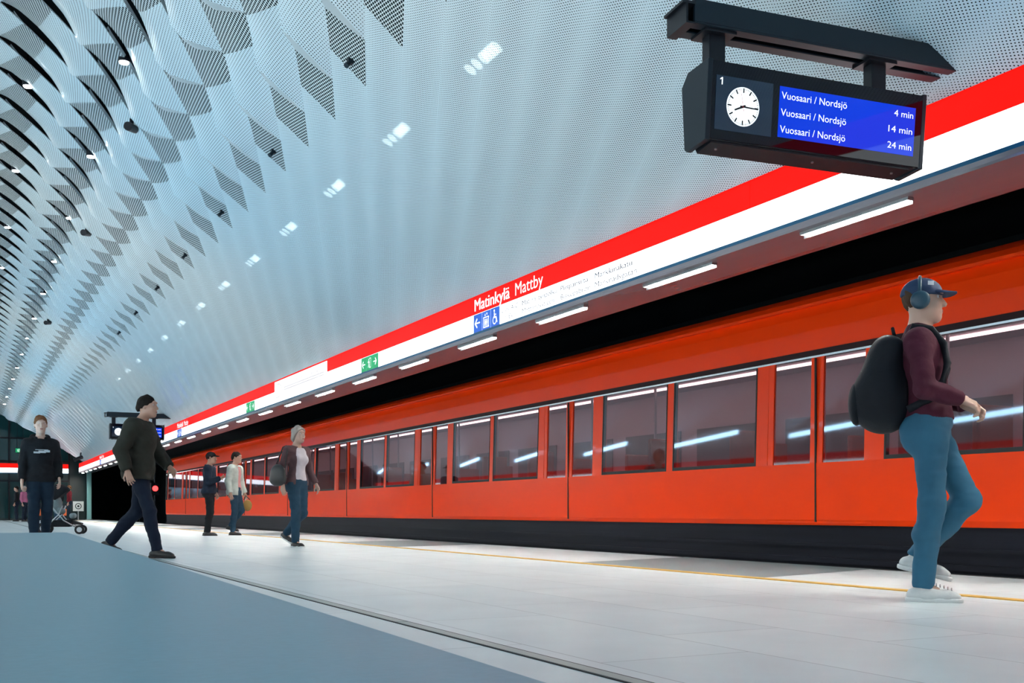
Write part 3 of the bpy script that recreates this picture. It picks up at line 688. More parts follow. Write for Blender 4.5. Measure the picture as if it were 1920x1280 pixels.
# ================================================================ PEOPLE: bodies from blended limb volumes
def surface_nets(F, org, h):
    S = F < 0
    nx, ny, nz = F.shape
    cnt = np.zeros((nx - 1, ny - 1, nz - 1), np.int8)
    for a in (0, 1):
        for b in (0, 1):
            for c in (0, 1): cnt += S[a:nx - 1 + a, b:ny - 1 + b, c:nz - 1 + c]
    act = (cnt > 0) & (cnt < 8)
    I = np.argwhere(act); idx = -np.ones(act.shape, np.int64); idx[act] = np.arange(len(I))
    acc = np.zeros((len(I), 3)); n = np.zeros(len(I))
    cor = [(a, b, c) for a in (0, 1) for b in (0, 1) for c in (0, 1)]
    for p in cor:
        for ax in range(3):
            if p[ax]: continue
            e = list(p); e[ax] = 1
            f0 = F[I[:, 0] + p[0], I[:, 1] + p[1], I[:, 2] + p[2]]; f1 = F[I[:, 0] + e[0], I[:, 1] + e[1], I[:, 2] + e[2]]
            m = (f0 < 0) != (f1 < 0)
            t = np.where(m, f0 / np.where(m, f0 - f1, 1), 0)
            pt = np.tile(np.array(p, float), (len(I), 1)); pt[:, ax] += t
            acc[m] += pt[m]; n[m] += 1
    V = org + h * (I + acc / n[:, None])
    Q = []
    for ax in range(3):
        u, v = (ax + 1) % 3, (ax + 2) % 3
        sl0 = [slice(None)] * 3; sl1 = [slice(None)] * 3; sl0[ax] = slice(0, -1); sl1[ax] = slice(1, None)
        ch = S[tuple(sl0)] != S[tuple(sl1)]
        E = np.argwhere(ch); E = E[(E[:, u] > 0) & (E[:, v] > 0)]
        E = E[(E[:, u] < F.shape[u] - 1) & (E[:, v] < F.shape[v] - 1)]
        fl = S[tuple(E.T)]
        du = np.zeros(3, int); du[u] = 1; dv = np.zeros(3, int); dv[v] = 1
        q = np.stack([idx[tuple((E - du - dv).T)], idx[tuple((E - dv).T)], idx[tuple(E.T)], idx[tuple((E - du).T)]], 1)
        q[~fl] = q[~fl][:, ::-1]; Q.append(q)
    return V, np.concatenate(Q)

def cap_(p, q, r1, r2=None, k=.02): return ('c', np.array(p, float), np.array(q, float), r1, r1 if r2 is None else r2, k)
def ell_(c, r, k=.02): return ('e', np.array(c, float), np.array(r, float), 0, 0, k)
def grow(pr, d): return [('c', p[1], p[2], max(p[3] + d, .004), max(p[4] + d, .004), p[5]) if p[0] == 'c' else ('e', p[1], np.maximum(p[2] + d, .004), 0, 0, p[5]) for p in pr]
def field(prims, h, cuts=(), carve=()):
    lo = np.min([np.minimum(p[1], p[2]) - max(p[3], p[4]) if p[0] == 'c' else p[1] - p[2] for p in prims], 0) - 3 * h
    hi = np.max([np.maximum(p[1], p[2]) + max(p[3], p[4]) if p[0] == 'c' else p[1] + p[2] for p in prims], 0) + 3 * h
    sh = np.ceil((hi - lo) / h).astype(int) + 1
    F = np.full(sh, .3, np.float32)
    def ev(p, pad):
        a = (np.minimum(p[1], p[2]) - max(p[3], p[4])) if p[0] == 'c' else p[1] - p[2]
        b = (np.maximum(p[1], p[2]) + max(p[3], p[4])) if p[0] == 'c' else p[1] + p[2]
        i0 = np.clip(np.floor((a - pad - lo) / h).astype(int), 0, sh); i1 = np.clip(np.ceil((b + pad - lo) / h).astype(int) + 1, 0, sh)
        sl = tuple(slice(x, y) for x, y in zip(i0, i1))
        X, Y, Z = np.meshgrid(*[lo[i] + h * np.arange(i0[i], i1[i]) for i in range(3)], indexing='ij', sparse=True)
        if p[0] == 'c':
            d = p[2] - p[1]; L2 = max(float(d @ d), 1e-9)
            t = np.clip(((X - p[1][0]) * d[0] + (Y - p[1][1]) * d[1] + (Z - p[1][2]) * d[2]) / L2, 0, 1)
            dist = np.sqrt((X - p[1][0] - t * d[0]) ** 2 + (Y - p[1][1] - t * d[1]) ** 2 + (Z - p[1][2] - t * d[2]) ** 2) - (p[3] + (p[4] - p[3]) * t)
        else:
            x, y, z = X - p[1][0], Y - p[1][1], Z - p[1][2]; r = p[2]
            k0 = np.sqrt((x / r[0]) ** 2 + (y / r[1]) ** 2 + (z / r[2]) ** 2); k1 = np.sqrt((x / r[0] ** 2) ** 2 + (y / r[1] ** 2) ** 2 + (z / r[2] ** 2) ** 2)
            dist = k0 * (k0 - 1) / np.maximum(k1, 1e-6)
        return sl, dist
    for p in prims:
        sl, d = ev(p, .06); a = F[sl]; k = p[5]
        hh = np.clip(.5 + .5 * (a - d) / k, 0, 1); F[sl] = a * (1 - hh) + d * hh - k * hh * (1 - hh)
    for p in carve:
        sl, d = ev(p, .03); F[sl] = np.maximum(F[sl], -d)
    if cuts:
        X, Y, Z = np.meshgrid(*[lo[i] + h * np.arange(sh[i]) for i in range(3)], indexing='ij', sparse=True)
        for nrm, off, *lim in cuts:                        # keeps n.p < off ; optional centre and radius limit the cut to one limb
            pl = (nrm[0] * X + nrm[1] * Y + nrm[2] * Z - off).astype(np.float32)
            if lim:
                c, rad = lim; near = ((X - c[0]) ** 2 + (Y - c[1]) ** 2 + (Z - c[2]) ** 2) < rad * rad
                F = np.where(near, np.maximum(F, pl), F)
            else: F = np.maximum(F, pl)
    F[0], F[-1] = .3, .3; F[:, 0], F[:, -1] = .3, .3; F[:, :, 0], F[:, :, -1] = .3, .3
    return F.astype(np.float64), lo
from mathutils import noise as mnoise
def solid(name, prims, h, m, parent, cuts=(), carve=(), extra=(), ruffle=0.0, freq=9.0, zf=1.0):
    F, lo = field(prims, h, cuts, carve); V, Q = surface_nets(F, lo, h)
    V = [V]; Q = [Q]; n = len(V[0])
    for pr, hh in extra:
        F, lo = field(pr, hh); v, q_ = surface_nets(F, lo, hh); V.append(v); Q.append(q_ + n); n += len(v)
    V = np.concatenate(V); Q = np.concatenate(Q)
    me = bpy.data.meshes.new(name); me.from_pydata(V.tolist(), [], Q.tolist()); me.update()
    if ruffle:                                            # folds of cloth, locks of hair
        nr = [v.normal.copy() for v in me.vertices]
        for v, n_ in zip(me.vertices, nr):
            p = v.co; q_ = Vector((p.x * freq + 3, p.y * freq, p.z * freq * zf))
            v.co = p + n_ * ruffle * (mnoise.noise(q_) + .5 * mnoise.noise(q_ * 2.1))
    o = link(name, me, m, parent, smooth=True)
    sm = o.modifiers.new('smooth', 'SMOOTH'); sm.iterations = 2; sm.factor = .4
    return o

def hand_prims(wrist, d, up, side, curl=.5, s=1.0):
    """palm, four bent fingers of unequal length and a thumb; d = hand direction, up = back of the hand, side = +1/-1 thumb side"""
    d = Vector(d).normalized(); up = Vector(up); up = (up - d * up.dot(d)).normalized(); sd = d.cross(up) * side
    w_ = Vector(wrist); P = []
    for o_ in (-.024, -.008, .008, .024): P.append(cap_(w_ + sd * o_ * .6 * s, w_ + d * .078 * s + sd * o_ * s, .0155 * s, .012 * s, .012))
    for i, (o_, L) in enumerate(((.029, .072), (.010, .080), (-.009, .074), (-.027, .058))):
        p = w_ + d * .08 * s + sd * o_ * s; a = 0
        for j, f in enumerate((.45, .32, .26)):
            a += curl * (.5 if j == 0 else .95) + .05 * i
            q_ = p + (d * math.cos(a) - up * math.sin(a)) * L * f * s + sd * o_ * .10 * s
            P.append(cap_(p, q_, (.0092 - .0012 * j) * s, (.0084 - .0012 * j) * s, .005)); p = q_
    p = w_ + d * .025 * s + sd * .030 * s
    q_ = p + (d * .55 + sd * .62 - up * .35).normalized() * .042 * s
    P.append(cap_(w_ + d * .01 * s + sd * .014 * s, p, .014 * s, .0125 * s, .01)); P.append(cap_(p, q_, .0115 * s, .0098 * s, .008))
    P.append(cap_(q_, q_ + (d * .85 + sd * .15 - up * .4).normalized() * .032 * s, .0098 * s, .0078 * s, .005))
    return P

def skin_mat(name, c): 
    m = mat(name, c, .5); m.node_tree.nodes['Principled BSDF'].inputs['Subsurface Weight'].default_value = .1
    m.node_tree.nodes['Principled BSDF'].inputs['Subsurface Radius'].default_value = (.01, .004, .002); return m
M['skin'] = skin_mat('skin', (.52, .30, .22)); M['skin_pale'] = skin_mat('skin_pale', (.58, .38, .30))
M['eye'] = mat('eye_white', (.7, .7, .7), .2); M['iris'] = mat('iris', (.03, .03, .04), .2); M['lip'] = mat('lips', (.35, .12, .10), .5)
def cloth(name, c, rough=.85): return mat(name, c, rough, spec=.2, noise=.2, nscale=11, bump=.7)

def person(label, loc, heading, height, J, top, legs, shoes, hair=None, skin='skin', h=.010, name='person', female=False, sleeve=True, hem=.94, top_fit=.016, neck_z=1.475, open_front=None, inner=None, group=None, hem_legs=.085):
    """J: joints of the right (R) and left (L) side for a 1.75 m figure facing +Y"""
    s = height / 1.75
    r = empty(name, loc, heading, label, 'person', group)
    def S(p): return tuple(v * s for v in p)
    hd = Vector(J.get('head', (0, .02, 1.635))); tilt = J.get('tilt', 0.0)
    sw = .175 if female else .19
    SH = {+1: J.get('shR', (sw, 0, 1.40)), -1: J.get('shL', (-sw, 0, 1.40))}
    HP = {+1: J.get('hipR', (.085, 0, .92)), -1: J.get('hipL', (-.085, 0, .92))}
    EL = {+1: J['elR'], -1: J['elL']}; WR = {+1: J['wrR'], -1: J['wrL']}; KN = {+1: J['knR'], -1: J['knL']}; AN = {+1: J['anR'], -1: J['anL']}; TO = {+1: J['toR'], -1: J['toL']}
    cb = J.get('chest', (0, 0, 1.27)); pv = J.get('pelvis', (0, 0, .95))
    def sc(P): return [('c', p[1] * s, p[2] * s, p[3] * s, p[4] * s, p[5] * s) if p[0] == 'c' else ('e', p[1] * s, p[2] * s, 0, 0, p[5] * s) for p in P]
    H = lambda x, y, z: (hd.x + x, hd.y + y, hd.z + z)
    headp = [ell_(H(0, -.012, .025), (.074, .095, .092)), ell_(H(0, .022, -.045), (.058, .068, .072), .03), cap_(H(0, .062, -.092), H(0, .05, -.085), .026, .03, .03),
             cap_(H(0, .082, .018), H(0, .104, -.022), .009, .014, .012), ell_(H(0, .078, .042), (.055, .02, .014), .015),
             cap_(H(-.018, .083, -.058), H(.018, .083, -.058), .010, .010, .012), ell_(H(.036, .062, -.02), (.022, .022, .02), .02), ell_(H(-.036, .062, -.02), (.022, .022, .02), .02),
             ell_(H(.076, -.012, -.004), (.010, .02, .032), .006), ell_(H(-.076, -.012, -.004), (.010, .02, .032), .006)]
    neck = [cap_((cb[0], cb[1] - .025, 1.42), H(0, -.022, -.06), .058, .052, .03)]
    tors = [cap_(tuple(np.array(SH[-1]) * (.82, 1, 1) + (0, 0, -.01)), tuple(np.array(SH[1]) * (.82, 1, 1) + (0, 0, -.01)), .062, .062, .05), ell_((cb[0], cb[1], cb[2] + .02), (.158 if not female else .145, .108, .17), .06),
            ell_(((cb[0] + pv[0]) / 2, (cb[1] + pv[1]) / 2, 1.09), (.135 if not female else .122, .095, .15), .06), cap_((cb[0], cb[1] - .02, 1.38), (cb[0], cb[1] - .02, 1.45), .075, .06, .05)]
    if female: tors += [ell_((cb[0] + .07, cb[1] + .075, 1.27), (.06, .055, .06), .04), ell_((cb[0] - .07, cb[1] + .075, 1.27), (.06, .055, .06), .04)]
    pel = [ell_((pv[0], pv[1], pv[2] + .02), (.155, .11, .12), .06), ell_((pv[0] + .07, pv[1] - .055, pv[2] - .05), (.085, .08, .095), .05), ell_((pv[0] - .07, pv[1] - .055, pv[2] - .05), (.085, .08, .095), .05)]
    arm, leg = [], []
    for k in (1, -1):
        arm += [cap_(SH[k], EL[k], .050, .040, .035), cap_(EL[k], WR[k], .041, .026, .02)]
        kn, an = np.array(KN[k]), np.array(AN[k]); calf = kn + (an - kn) * .33 + np.array((0, -.018, 0))
        leg += [cap_(HP[k], KN[k], .083, .054, .04), cap_(KN[k], AN[k], .051, .036, .03), cap_(kn, calf, .05, .050, .03), cap_(calf, an, .050, .036, .03)]
    hands = []
    for k in (1, -1):
        d = np.array(WR[k]) - np.array(EL[k]); d = J.get('hdR' if k > 0 else 'hdL', tuple(d))
        hands.append((sc(hand_prims(WR[k], d, J.get('upR' if k > 0 else 'upL', (.9 * k, .1, .1)), J.get('thR' if k > 0 else 'thL', 1 if k > 0 else -1), J.get('curl', .45))), max(.0032, h * .45)))
    eyes_c = [H(.031, .074, .018), H(-.031, .074, .018)]
    body = solid('body', sc(headp + neck + grow(tors + pel + arm + leg, -.006) + [cap_(AN[k], tuple(np.array(AN[k]) * .6 + np.array(TO[k]) * .4), .030, .018, .02) for k in (1, -1)]), h, M[skin], r,
                 carve=sc([ell_(c, (.014, .012, .009)) for c in eyes_c]) if h < .0085 else (), extra=hands)
    if h < .0115:
        q = MB()
        for c in eyes_c:
            c = np.array(c) * s
            for i in range(2):
                bm = bmesh.new(); bmesh.ops.create_uvsphere(bm, u_segments=12, v_segments=8, radius=(.0118 if i == 0 else .0062) * s)
                off = np.array((0, -.008 if i == 0 else -.0012, 0)) * s
                q.add([tuple(np.array(v.co) + c + off) for v in bm.verts], [[v.index for v in f.verts] for f in bm.faces], i); bm.free()
        q.build('eyes', [M['eye'], M['iris']], r, smooth=True)
        solid('lips', sc([cap_(H(-.016, .092, -.055), H(.016, .092, -.055), .0045, .0045, .004), cap_(H(-.013, .091, -.062), H(.013, .091, -.062), .005, .005, .004)]), .0022 if h < .008 else .003, M['lip'], r)
    # trousers
    solid('trousers', sc(grow(pel + leg, .012)), h, legs, r, ruffle=.008, freq=8, zf=1.9, cuts=[((0, 0, 1), (1.03) * s)] + [((np.array(AN[k]) - np.array(KN[k])) / np.linalg.norm(np.array(AN[k]) - np.array(KN[k])),
          float(np.array(AN[k]) @ (np.array(AN[k]) - np.array(KN[k])) / np.linalg.norm(np.array(AN[k]) - np.array(KN[k])) + .015) * s, np.array(AN[k]) * s, .12 * s) for k in (1, -1)])
    # top
    tp = grow(tors + (pel if hem < .93 else pel[:1]) + arm, top_fit)
    if hem < .93: tp += grow([cap_(HP[k], tuple(np.array(HP[k]) * .6 + np.array(KN[k]) * .4), .083, .074, .04) for k in (1, -1)], top_fit)
    cuts = [((0, 0, -1), -hem * s), ((0, .25, 1), (neck_z + .25 * cb[1]) * s, np.array((cb[0], cb[1], 1.52)) * s, .115 * s)]
    for k in (1, -1):
        d = (np.array(WR[k]) - np.array(EL[k])); L = np.linalg.norm(d); d = d / L
        e = np.array(WR[k]) if sleeve else np.array(EL[k]) * .5 + np.array(SH[k]) * .5
        cuts.append((d, float(e @ d - .01) * s, np.array(WR[k]) * s, .062 * s))
    if open_front:
        carve = sc([cap_((cb[0] + .0, cb[1] + .16, 1.42), (pv[0], pv[1] + .17, hem - .1), *open_front)])
    else: carve = ()
    solid('jacket' if open_front else 'top', sc(tp), h, top, r, cuts=cuts, carve=carve, ruffle=.009, freq=7.5, zf=1.5)
    if inner:
        solid('shirt', sc(grow(tors + pel[:1], .008)), h, inner, r, cuts=[((0, 0, -1), -(hem + .01) * s), ((0, .25, 1), (neck_z - .015 + .25 * cb[1]) * s, np.array((cb[0], cb[1], 1.52)) * s, .115 * s)])
    # shoes
    for k in (1, -1):
        an, to = np.array(AN[k]), np.array(TO[k]); d = to - an; d[2] = 0; d = d / np.linalg.norm(d)
        dz = (to[2] - (an[2] - .055)) ; f = np.array((d[0], d[1], dz / .2)); f = f / np.linalg.norm(f)
        upv = np.cross(np.array((-d[1], d[0], 0)), -f); upv = upv if upv[2] > 0 else -upv
        base = an - upv * .052
        P = [cap_(base - f * .045, base + f * .04, .040, .040, .02), cap_(base + f * .03, base + f * .13 - upv * .006, .040, .036, .025), cap_(base + f * .12 - upv * .004, base + f * .165 - upv * .01, .036, .028, .02), cap_(base, an + upv * .012, .040, .044, .02)]
        sole = [cap_(base - f * .045 - upv * .02, base + f * .165 - upv * .02, .043, .036, .02)]
        so_ = float((base - upv * .033) @ upv)
        sh = solid('shoe', sc(P), h * .8, shoes[0], r, cuts=[(-upv, -so_ * s)])
        solid('sole', sc(grow(sole, .003)), h * .8, shoes[1], sh, cuts=[(-upv, -(so_ - .004) * s), (upv, (so_ + .022) * s)])
    if hair:
        kind, m = hair
        if kind == 'short': P = [ell_(H(0, -.018, .034), (.083, .102, .096)), ell_(H(0, -.05, -.01), (.074, .07, .075), .02)]; cu = [((0, .55, -1), (.55 * (hd.y + .012) - (hd.z + .012)) * s), ((0, 1, 0), (hd.y + .075) * s)]
        elif kind == 'bob': P = [ell_(H(0, -.018, .036), (.094, .112, .104)), ell_(H(0, -.045, -.03), (.092, .085, .09), .03), ell_(H(.062, .0, -.02), (.03, .06, .07), .03), ell_(H(-.062, .0, -.02), (.03, .06, .07), .03)]; cu = [((0, 1.0, -.75), (1.0 * (hd.y + .040) - .75 * (hd.z + .03)) * s)]
        elif kind == 'long': P = [ell_(H(0, -.018, .034), (.085, .104, .098)), cap_(H(0, -.05, 0), H(0, -.075, -.22), .085, .07, .03)]; cu = [((0, 1.0, -.6), (1.0 * (hd.y + .05) - .6 * (hd.z + .03)) * s)]
        else: P = [ell_(H(0, -.018, .03), (.081, .101, .092))]; cu = [((0, .5, -1), (.5 * (hd.y + .0) - (hd.z + .0)) * s)]
        solid('hair', sc(P), h * .8, m, r, cuts=cu, ruffle=.014, freq=20, zf=.6)
    return r, (lambda p: tuple(np.array(p) * s)), H, sc

def head_cap(r, sc, H, m, h, brim=True, mark=None):
    """peaked cap; H gives head coordinates"""
    z = H(0, 0, .055)[2]
    c = solid('cap', sc([ell_(H(0, -.014, .036), (.087, .110, .094))]), h, m, r, cuts=[((0, -.02, -1), -float(np.array(sc([cap_(H(0, 0, .028), H(0, 0, .028), .01)])[0][1])[2] + .02 * sc([cap_(H(0, 0, 0), H(0, 0, 0), .01)])[0][1][1]))])
    if brim:
        q = MB(); P = []
        c0 = np.array(sc([cap_(H(0, 0, .05), H(0, 0, .05), .01)])[0][1]); k = sc([cap_((0, 0, 1), (0, 0, 1), 1)])[0][3]
        n = 14
        top = []; bot = []
        for i in range(n + 1):
            a = math.pi * i / n
            for rr, L in ((0, top),):
                x = math.cos(a) * .080; y = .062 + math.sin(a) ** .8 * .105; zz = -.012 * (math.sin(a)) - .018 * (x / .08) ** 2
                x2 = math.cos(a) * .080; y2 = .055 + math.sin(a) * .012; z2 = .006 - .018 * (x / .08) ** 2
                top += [c0 + k * np.array((x, y, zz)), c0 + k * np.array((x2, y2, z2))]
        V = [t + np.array((0, 0, .004)) for t in top] + [t - np.array((0, 0, .003)) for t in top]; N_ = len(top); F = []
        for i in range(n):
            a, b, c_, d_ = 2 * i, 2 * i + 1, 2 * i + 3, 2 * i + 2
            F += [(a, b, c_, d_), (N_ + a, N_ + d_, N_ + c_, N_ + b), (a, d_, N_ + d_, N_ + a), (b, N_ + b, N_ + c_, c_)]
        q.add(V, F); q.build('brim', m, c, smooth=True)
    return c

def floor_at(x, y):
    """floor point seen at a picture point"""
    d = FPX * EYE / (y - YV); rr = (x - 960) * d / FPX
    return (CY * rr + SY * d, CY * d - SY * rr, 0.0)
def facing(x, turn):
    """heading for somebody seen at picture column x: turn 0 = walks straight to the right in profile, 90 = comes towards the camera"""
    a = math.atan((x - 960) / FPX)
    ang = -YAW - a                                        # world angle of the sight line, measured from +Y, counterclockwise
    return ang - math.pi / 2 - math.radians(turn)

jeans = mat('blue_denim', (.013, .10, .18), .8, noise=.2, nscale=9, bump=.1, stretch=(1, 1, .3))
dark_jeans = cloth('dark_denim', (.018, .05, .085))
black_cloth = cloth('black_cloth', (.010, .011, .014)); navy = cloth('navy_cloth', (.010, .018, .035)); burgundy = cloth('burgundy_knit', (.062, .012, .026))
olive = cloth('olive_cloth', (.030, .030, .024)); mauve = cloth('mauve_cardigan', (.10, .055, .060)); white_c = cloth('white_cloth', (.62, .58, .62)); pale = cloth('pale_jacket', (.50, .56, .52)); pink = cloth('pink_cloth', (.60, .28, .28))
M['white_rubber'] = mat('white_rubber', (.7, .72, .72), .5); M['white_canvas'] = cloth('white_canvas', (.66, .68, .68)); M['dark_leather'] = mat('dark_leather', (.02, .018, .018), .45)
hair_dark = mat('dark_hair', (.015, .011, .009), .85, spec=.15, bump=.4, nscale=60, stretch=(1, 1, .2)); hair_brown = mat('brown_hair', (.07, .04, .025), .85, spec=.15, bump=.4, nscale=60, stretch=(1, 1, .2)); hair_grey = mat('grey_hair', (.42, .36, .32), .85, spec=.15, bump=.4, nscale=60, stretch=(1, 1, .2)); hair_red = mat('ginger_hair', (.20, .085, .04), .85, spec=.15, bump=.4, nscale=60, stretch=(1, 1, .2))

# ---- 1: man with cap, headphones and backpack (right)
J = dict(head=(0, -.05, 1.625), chest=(0, -.055, 1.27), pelvis=(0, -.025, .95), shR=(.185, -.075, 1.385), shL=(-.185, -.055, 1.385),
         elR=(.255, -.045, 1.125), wrR=(.145, .135, 1.075), elL=(-.25, -.01, 1.12), wrL=(-.05, .155, 1.06), hdR=(-.35, .9, -.45), hdL=(.2, .95, -.45), upR=(.5, .45, .75), upL=(-.5, .4, .8), thR=-1, thL=1, curl=.75,
         hipR=(.085, -.02, .91), knR=(.075, -.01, .50), anR=(.07, -.055, .085), toR=(.085, .12, .03),
         hipL=(-.085, -.01, .91), knL=(-.08, .17, .545), anL=(-.085, -.085, .235), toL=(-.08, .06, .13))
p0 = floor_at(1751, 1126)
r, Sx, H, sc = person('young man in navy cap, burgundy sweater and blue jeans stepping right with headphones on', p0, facing(1750, 0), 1.80, J, burgundy, jeans, (M['white_canvas'], M['white_rubber']), ('cut', hair_brown), 'skin_pale', .0070, hem=.98, neck_z=1.497)
for sh in [o for o in r.children if o.name.startswith('shoe')][:1]:
    q = MB()
    for i in range(5):
        yy, zz = .012 + .019 * i, .098 - .0055 * i
        q.tube([((.076 + s_ * .026 + .0016 * i) * 1.0286, yy * 1.0286, (zz - (.010 if s_ else 0)) * 1.0286) for s_ in (-1, 0, 1)], .0035, 6)
    q.build('laces', M['steel'], sh)
cp = head_cap(r, sc, H, mat('navy_cap', (.008, .030, .085), .7), .006)
k18 = 1.80 / 1.75
def Hs(x, y, z): return tuple(np.array(H(x, y, z)) * k18)
q = MB(); q.add([Hs(.086, .02, .075), Hs(.078, .05, .072), Hs(.074, .05, .095), Hs(.080, .02, .098)], [(0, 1, 2, 3)])
q.build('cap_mark', mat('cap_mark', (.6, .62, .65), .6), cp)
hp = empty('headphones', (0, 0, 0), 0); hp.parent = None
hp.location = p0; hp.rotation_euler = (0, 0, facing(1750, 0)); tag(hp, 'dark blue over-ear headphones worn over the navy cap', 'headphones')
mh = mat('headphone_shell', (.010, .05, .085), .35)
q = MB(); q.tube([Hs(.098 * math.cos(a), -.02, -.0 + .135 * math.sin(a)) for a in np.linspace(.05, math.pi - .05, 17)], .010, 8); q.build('headband', mh, hp, smooth=True)
for sgn in (1, -1):
    q = MB(); q.tube([Hs(sgn * .078, -.018, -.005), Hs(sgn * .092, -.018, -.005), Hs(sgn * .108, -.018, -.005), Hs(sgn * .113, -.018, -.005)], [.045, .052, .049, .034], 20); q.build('ear_cup', mh, hp, smooth=True)
    q = MB(); q.tube([Hs(sgn * .070, -.018, -.005), Hs(sgn * .080, -.018, -.005)], [.036, .040], 20); q.build('cushion', M['rubber'], hp, smooth=True)
bp_ = empty('backpack', p0, facing(1750, 0), 'black rounded backpack on the back of the man in the navy cap', 'backpack')
bpm = cloth('backpack_fabric', (.007, .009, .014), .7)
def sc18(P): return [('c', p[1] * k18, p[2] * k18, p[3] * k18, p[4] * k18, p[5]) if p[0] == 'c' else ('e', p[1] * k18, p[2] * k18, 0, 0, p[5]) for p in P]
solid('main_body', sc18([ell_((0, -.245, 1.20), (.165, .125, .25), .05), ell_((0, -.27, 1.09), (.17, .165, .17), .09), cap_((-.09, -.215, 1.36), (.09, -.215, 1.36), .07, .07, .06)]), .010, bpm, bp_, cuts=[((0, 1, 0), -.128 * k18)])
solid('front_pocket', sc18([ell_((0, -.40, 1.08), (.115, .045, .12), .04)]), .009, bpm, bp_)
for sgn in (1, -1):
    q = MB(); q.tube([tuple(np.array(v) * k18) for v in ((sgn * .11, -.13, 1.40), (sgn * .12, -.10, 1.475), (sgn * .12, -.015, 1.455), (sgn * .122, .05, 1.37), (sgn * .128, .067, 1.27), (sgn * .145, .045, 1.17), (sgn * .155, -.02, 1.08), (sgn * .14, -.13, 1.03))], .021, 8); q.build('strap', bpm, bp_, smooth=True)
q = MB(); q.tube([tuple(np.array(v) * k18) for v in ((-.04, -.2, 1.44), (-.03, -.21, 1.485), (.03, -.21, 1.485), (.04, -.2, 1.44))], .010, 8); q.build('grab_handle', bpm, bp_, smooth=True)
q = MB(); q.tube([tuple(np.array(v) * k18) for v in [(.13 * math.cos(a), -.362 + .02 * math.sin(a), 1.14 + .16 * math.sin(a)) for a in np.linspace(0, math.pi, 13)]], .005, 6); q.build('zip', M['steel'], bp_, smooth=True)

WALK = dict(head=(0, .04, 1.63), elR=(.235, -.06, 1.13), wrR=(.23, .06, .90), elL=(-.235, .02, 1.13), wrL=(-.22, .16, .93),
            knR=(.08, .03, .50), anR=(.08, -.0, .085), toR=(.09, .15, .03), knL=(-.08, .03, .50), anL=(-.08, -.27, .17), toL=(-.085, -.14, .03))
# ---- 2: woman with short grey hair
J = dict(WALK); J.update(elR=(.225, -.08, 1.14), wrR=(.25, -.02, .90), elL=(-.23, .0, 1.14), wrL=(-.25, .13, .92), anR=(.03, .0, .085), knR=(.05, .03, .50), toR=(.04, .15, .03), hipR=(.08, 0, .92), anL=(-.06, -.30, .20), toL=(-.065, -.17, .05))
r, Sx, H, sc = person('grey-haired woman in open mauve cardigan and white top walking along the platform', floor_at(557, 1026), facing(557, 48), 1.66, J, mauve, dark_jeans, (M['dark_leather'], M['white_rubber']), ('bob', hair_grey), 'skin_pale', .009, female=True, hem=.90, open_front=(.115, .13, .02), inner=white_c)
b = empty('handbag', floor_at(557, 1026), facing(557, 48), 'black shoulder bag hanging beside the grey-haired woman', 'bag')
solid('bag_body', [ell_((.29, -.06, 1.0), (.055, .15, .14), .03), ell_((.29, -.06, .93), (.06, .16, .09), .03)], .010, M['dark_leather'], b)
q = MB(); q.tube([(.26, -.16, 1.08), (.20, -.06, 1.375), (.17, -.02, 1.395), (.22, .05, 1.32), (.26, .05, 1.08)], .010, 8); q.build('strap', M['dark_leather'], b, smooth=True)
# ---- 3: man in black cap and navy jacket
J = dict(WALK); J.update(elR=(.23, .02, 1.12), wrR=(.10, .24, 1.20), hdR=(-.6, .6, .4), upR=(.5, .6, -.2), elL=(-.235, -.02, 1.13), wrL=(-.23, .08, .90), knR=(.08, .02, .50), anR=(.085, -.02, .085), toR=(.09, .15, .03), knL=(-.085, .0, .50), anL=(-.09, -.08, .085), toL=(-.10, .08, .03))
r, Sx, H, sc = person('man in black cap, navy jacket and black trousers standing beside the pale-jacketed man', floor_at(393, 1004), facing(393, 12), 1.70, J, navy, black_cloth, (M['dark_leather'], M['rubber']), ('cut', hair_dark), 'skin', .010, hem=.88, top_fit=.028)
head_cap(r, sc, H, black_cloth, .008)
# ---- 4: man in pale jacket, pink shirt, with a bag
J = dict(WALK); J.update(elR=(.24, -.05, 1.13), wrR=(.265, .02, .88), elL=(-.24, .02, 1.12), wrL=(-.255, .10, .88), knR=(.08, .03, .50), anR=(.08, -.02, .085), toR=(.09, .15, .03), knL=(-.08, .10, .52), anL=(-.08, -.14, .20), toL=(-.085, -.0, .10))
r, Sx, H, sc = person('man in pale jacket over pink shirt and blue jeans walking beside the train', floor_at(441, 1003), facing(441, 25), 1.73, J, pale, dark_jeans, (M['dark_leather'], M['rubber']), ('short', hair_dark), 'skin', .010, hem=.84, top_fit=.030, open_front=(.095, .11, .02), inner=pink)
b = empty('carrier_bag', floor_at(441, 1003), facing(441, 25), 'small mustard yellow bag held low by the man in the pale jacket', 'bag')
solid('bag_body', [ell_((-.27, .15, .62), (.05, .10, .12), .03)], .012, mat('mustard_bag', (.35, .20, .05), .7), b)
q = MB(); q.tube([(-.25, .08, .74), (-.235, .13, .83), (-.25, .21, .74)], .010, 8); q.build('handle', M['dark_leather'], b, smooth=True)
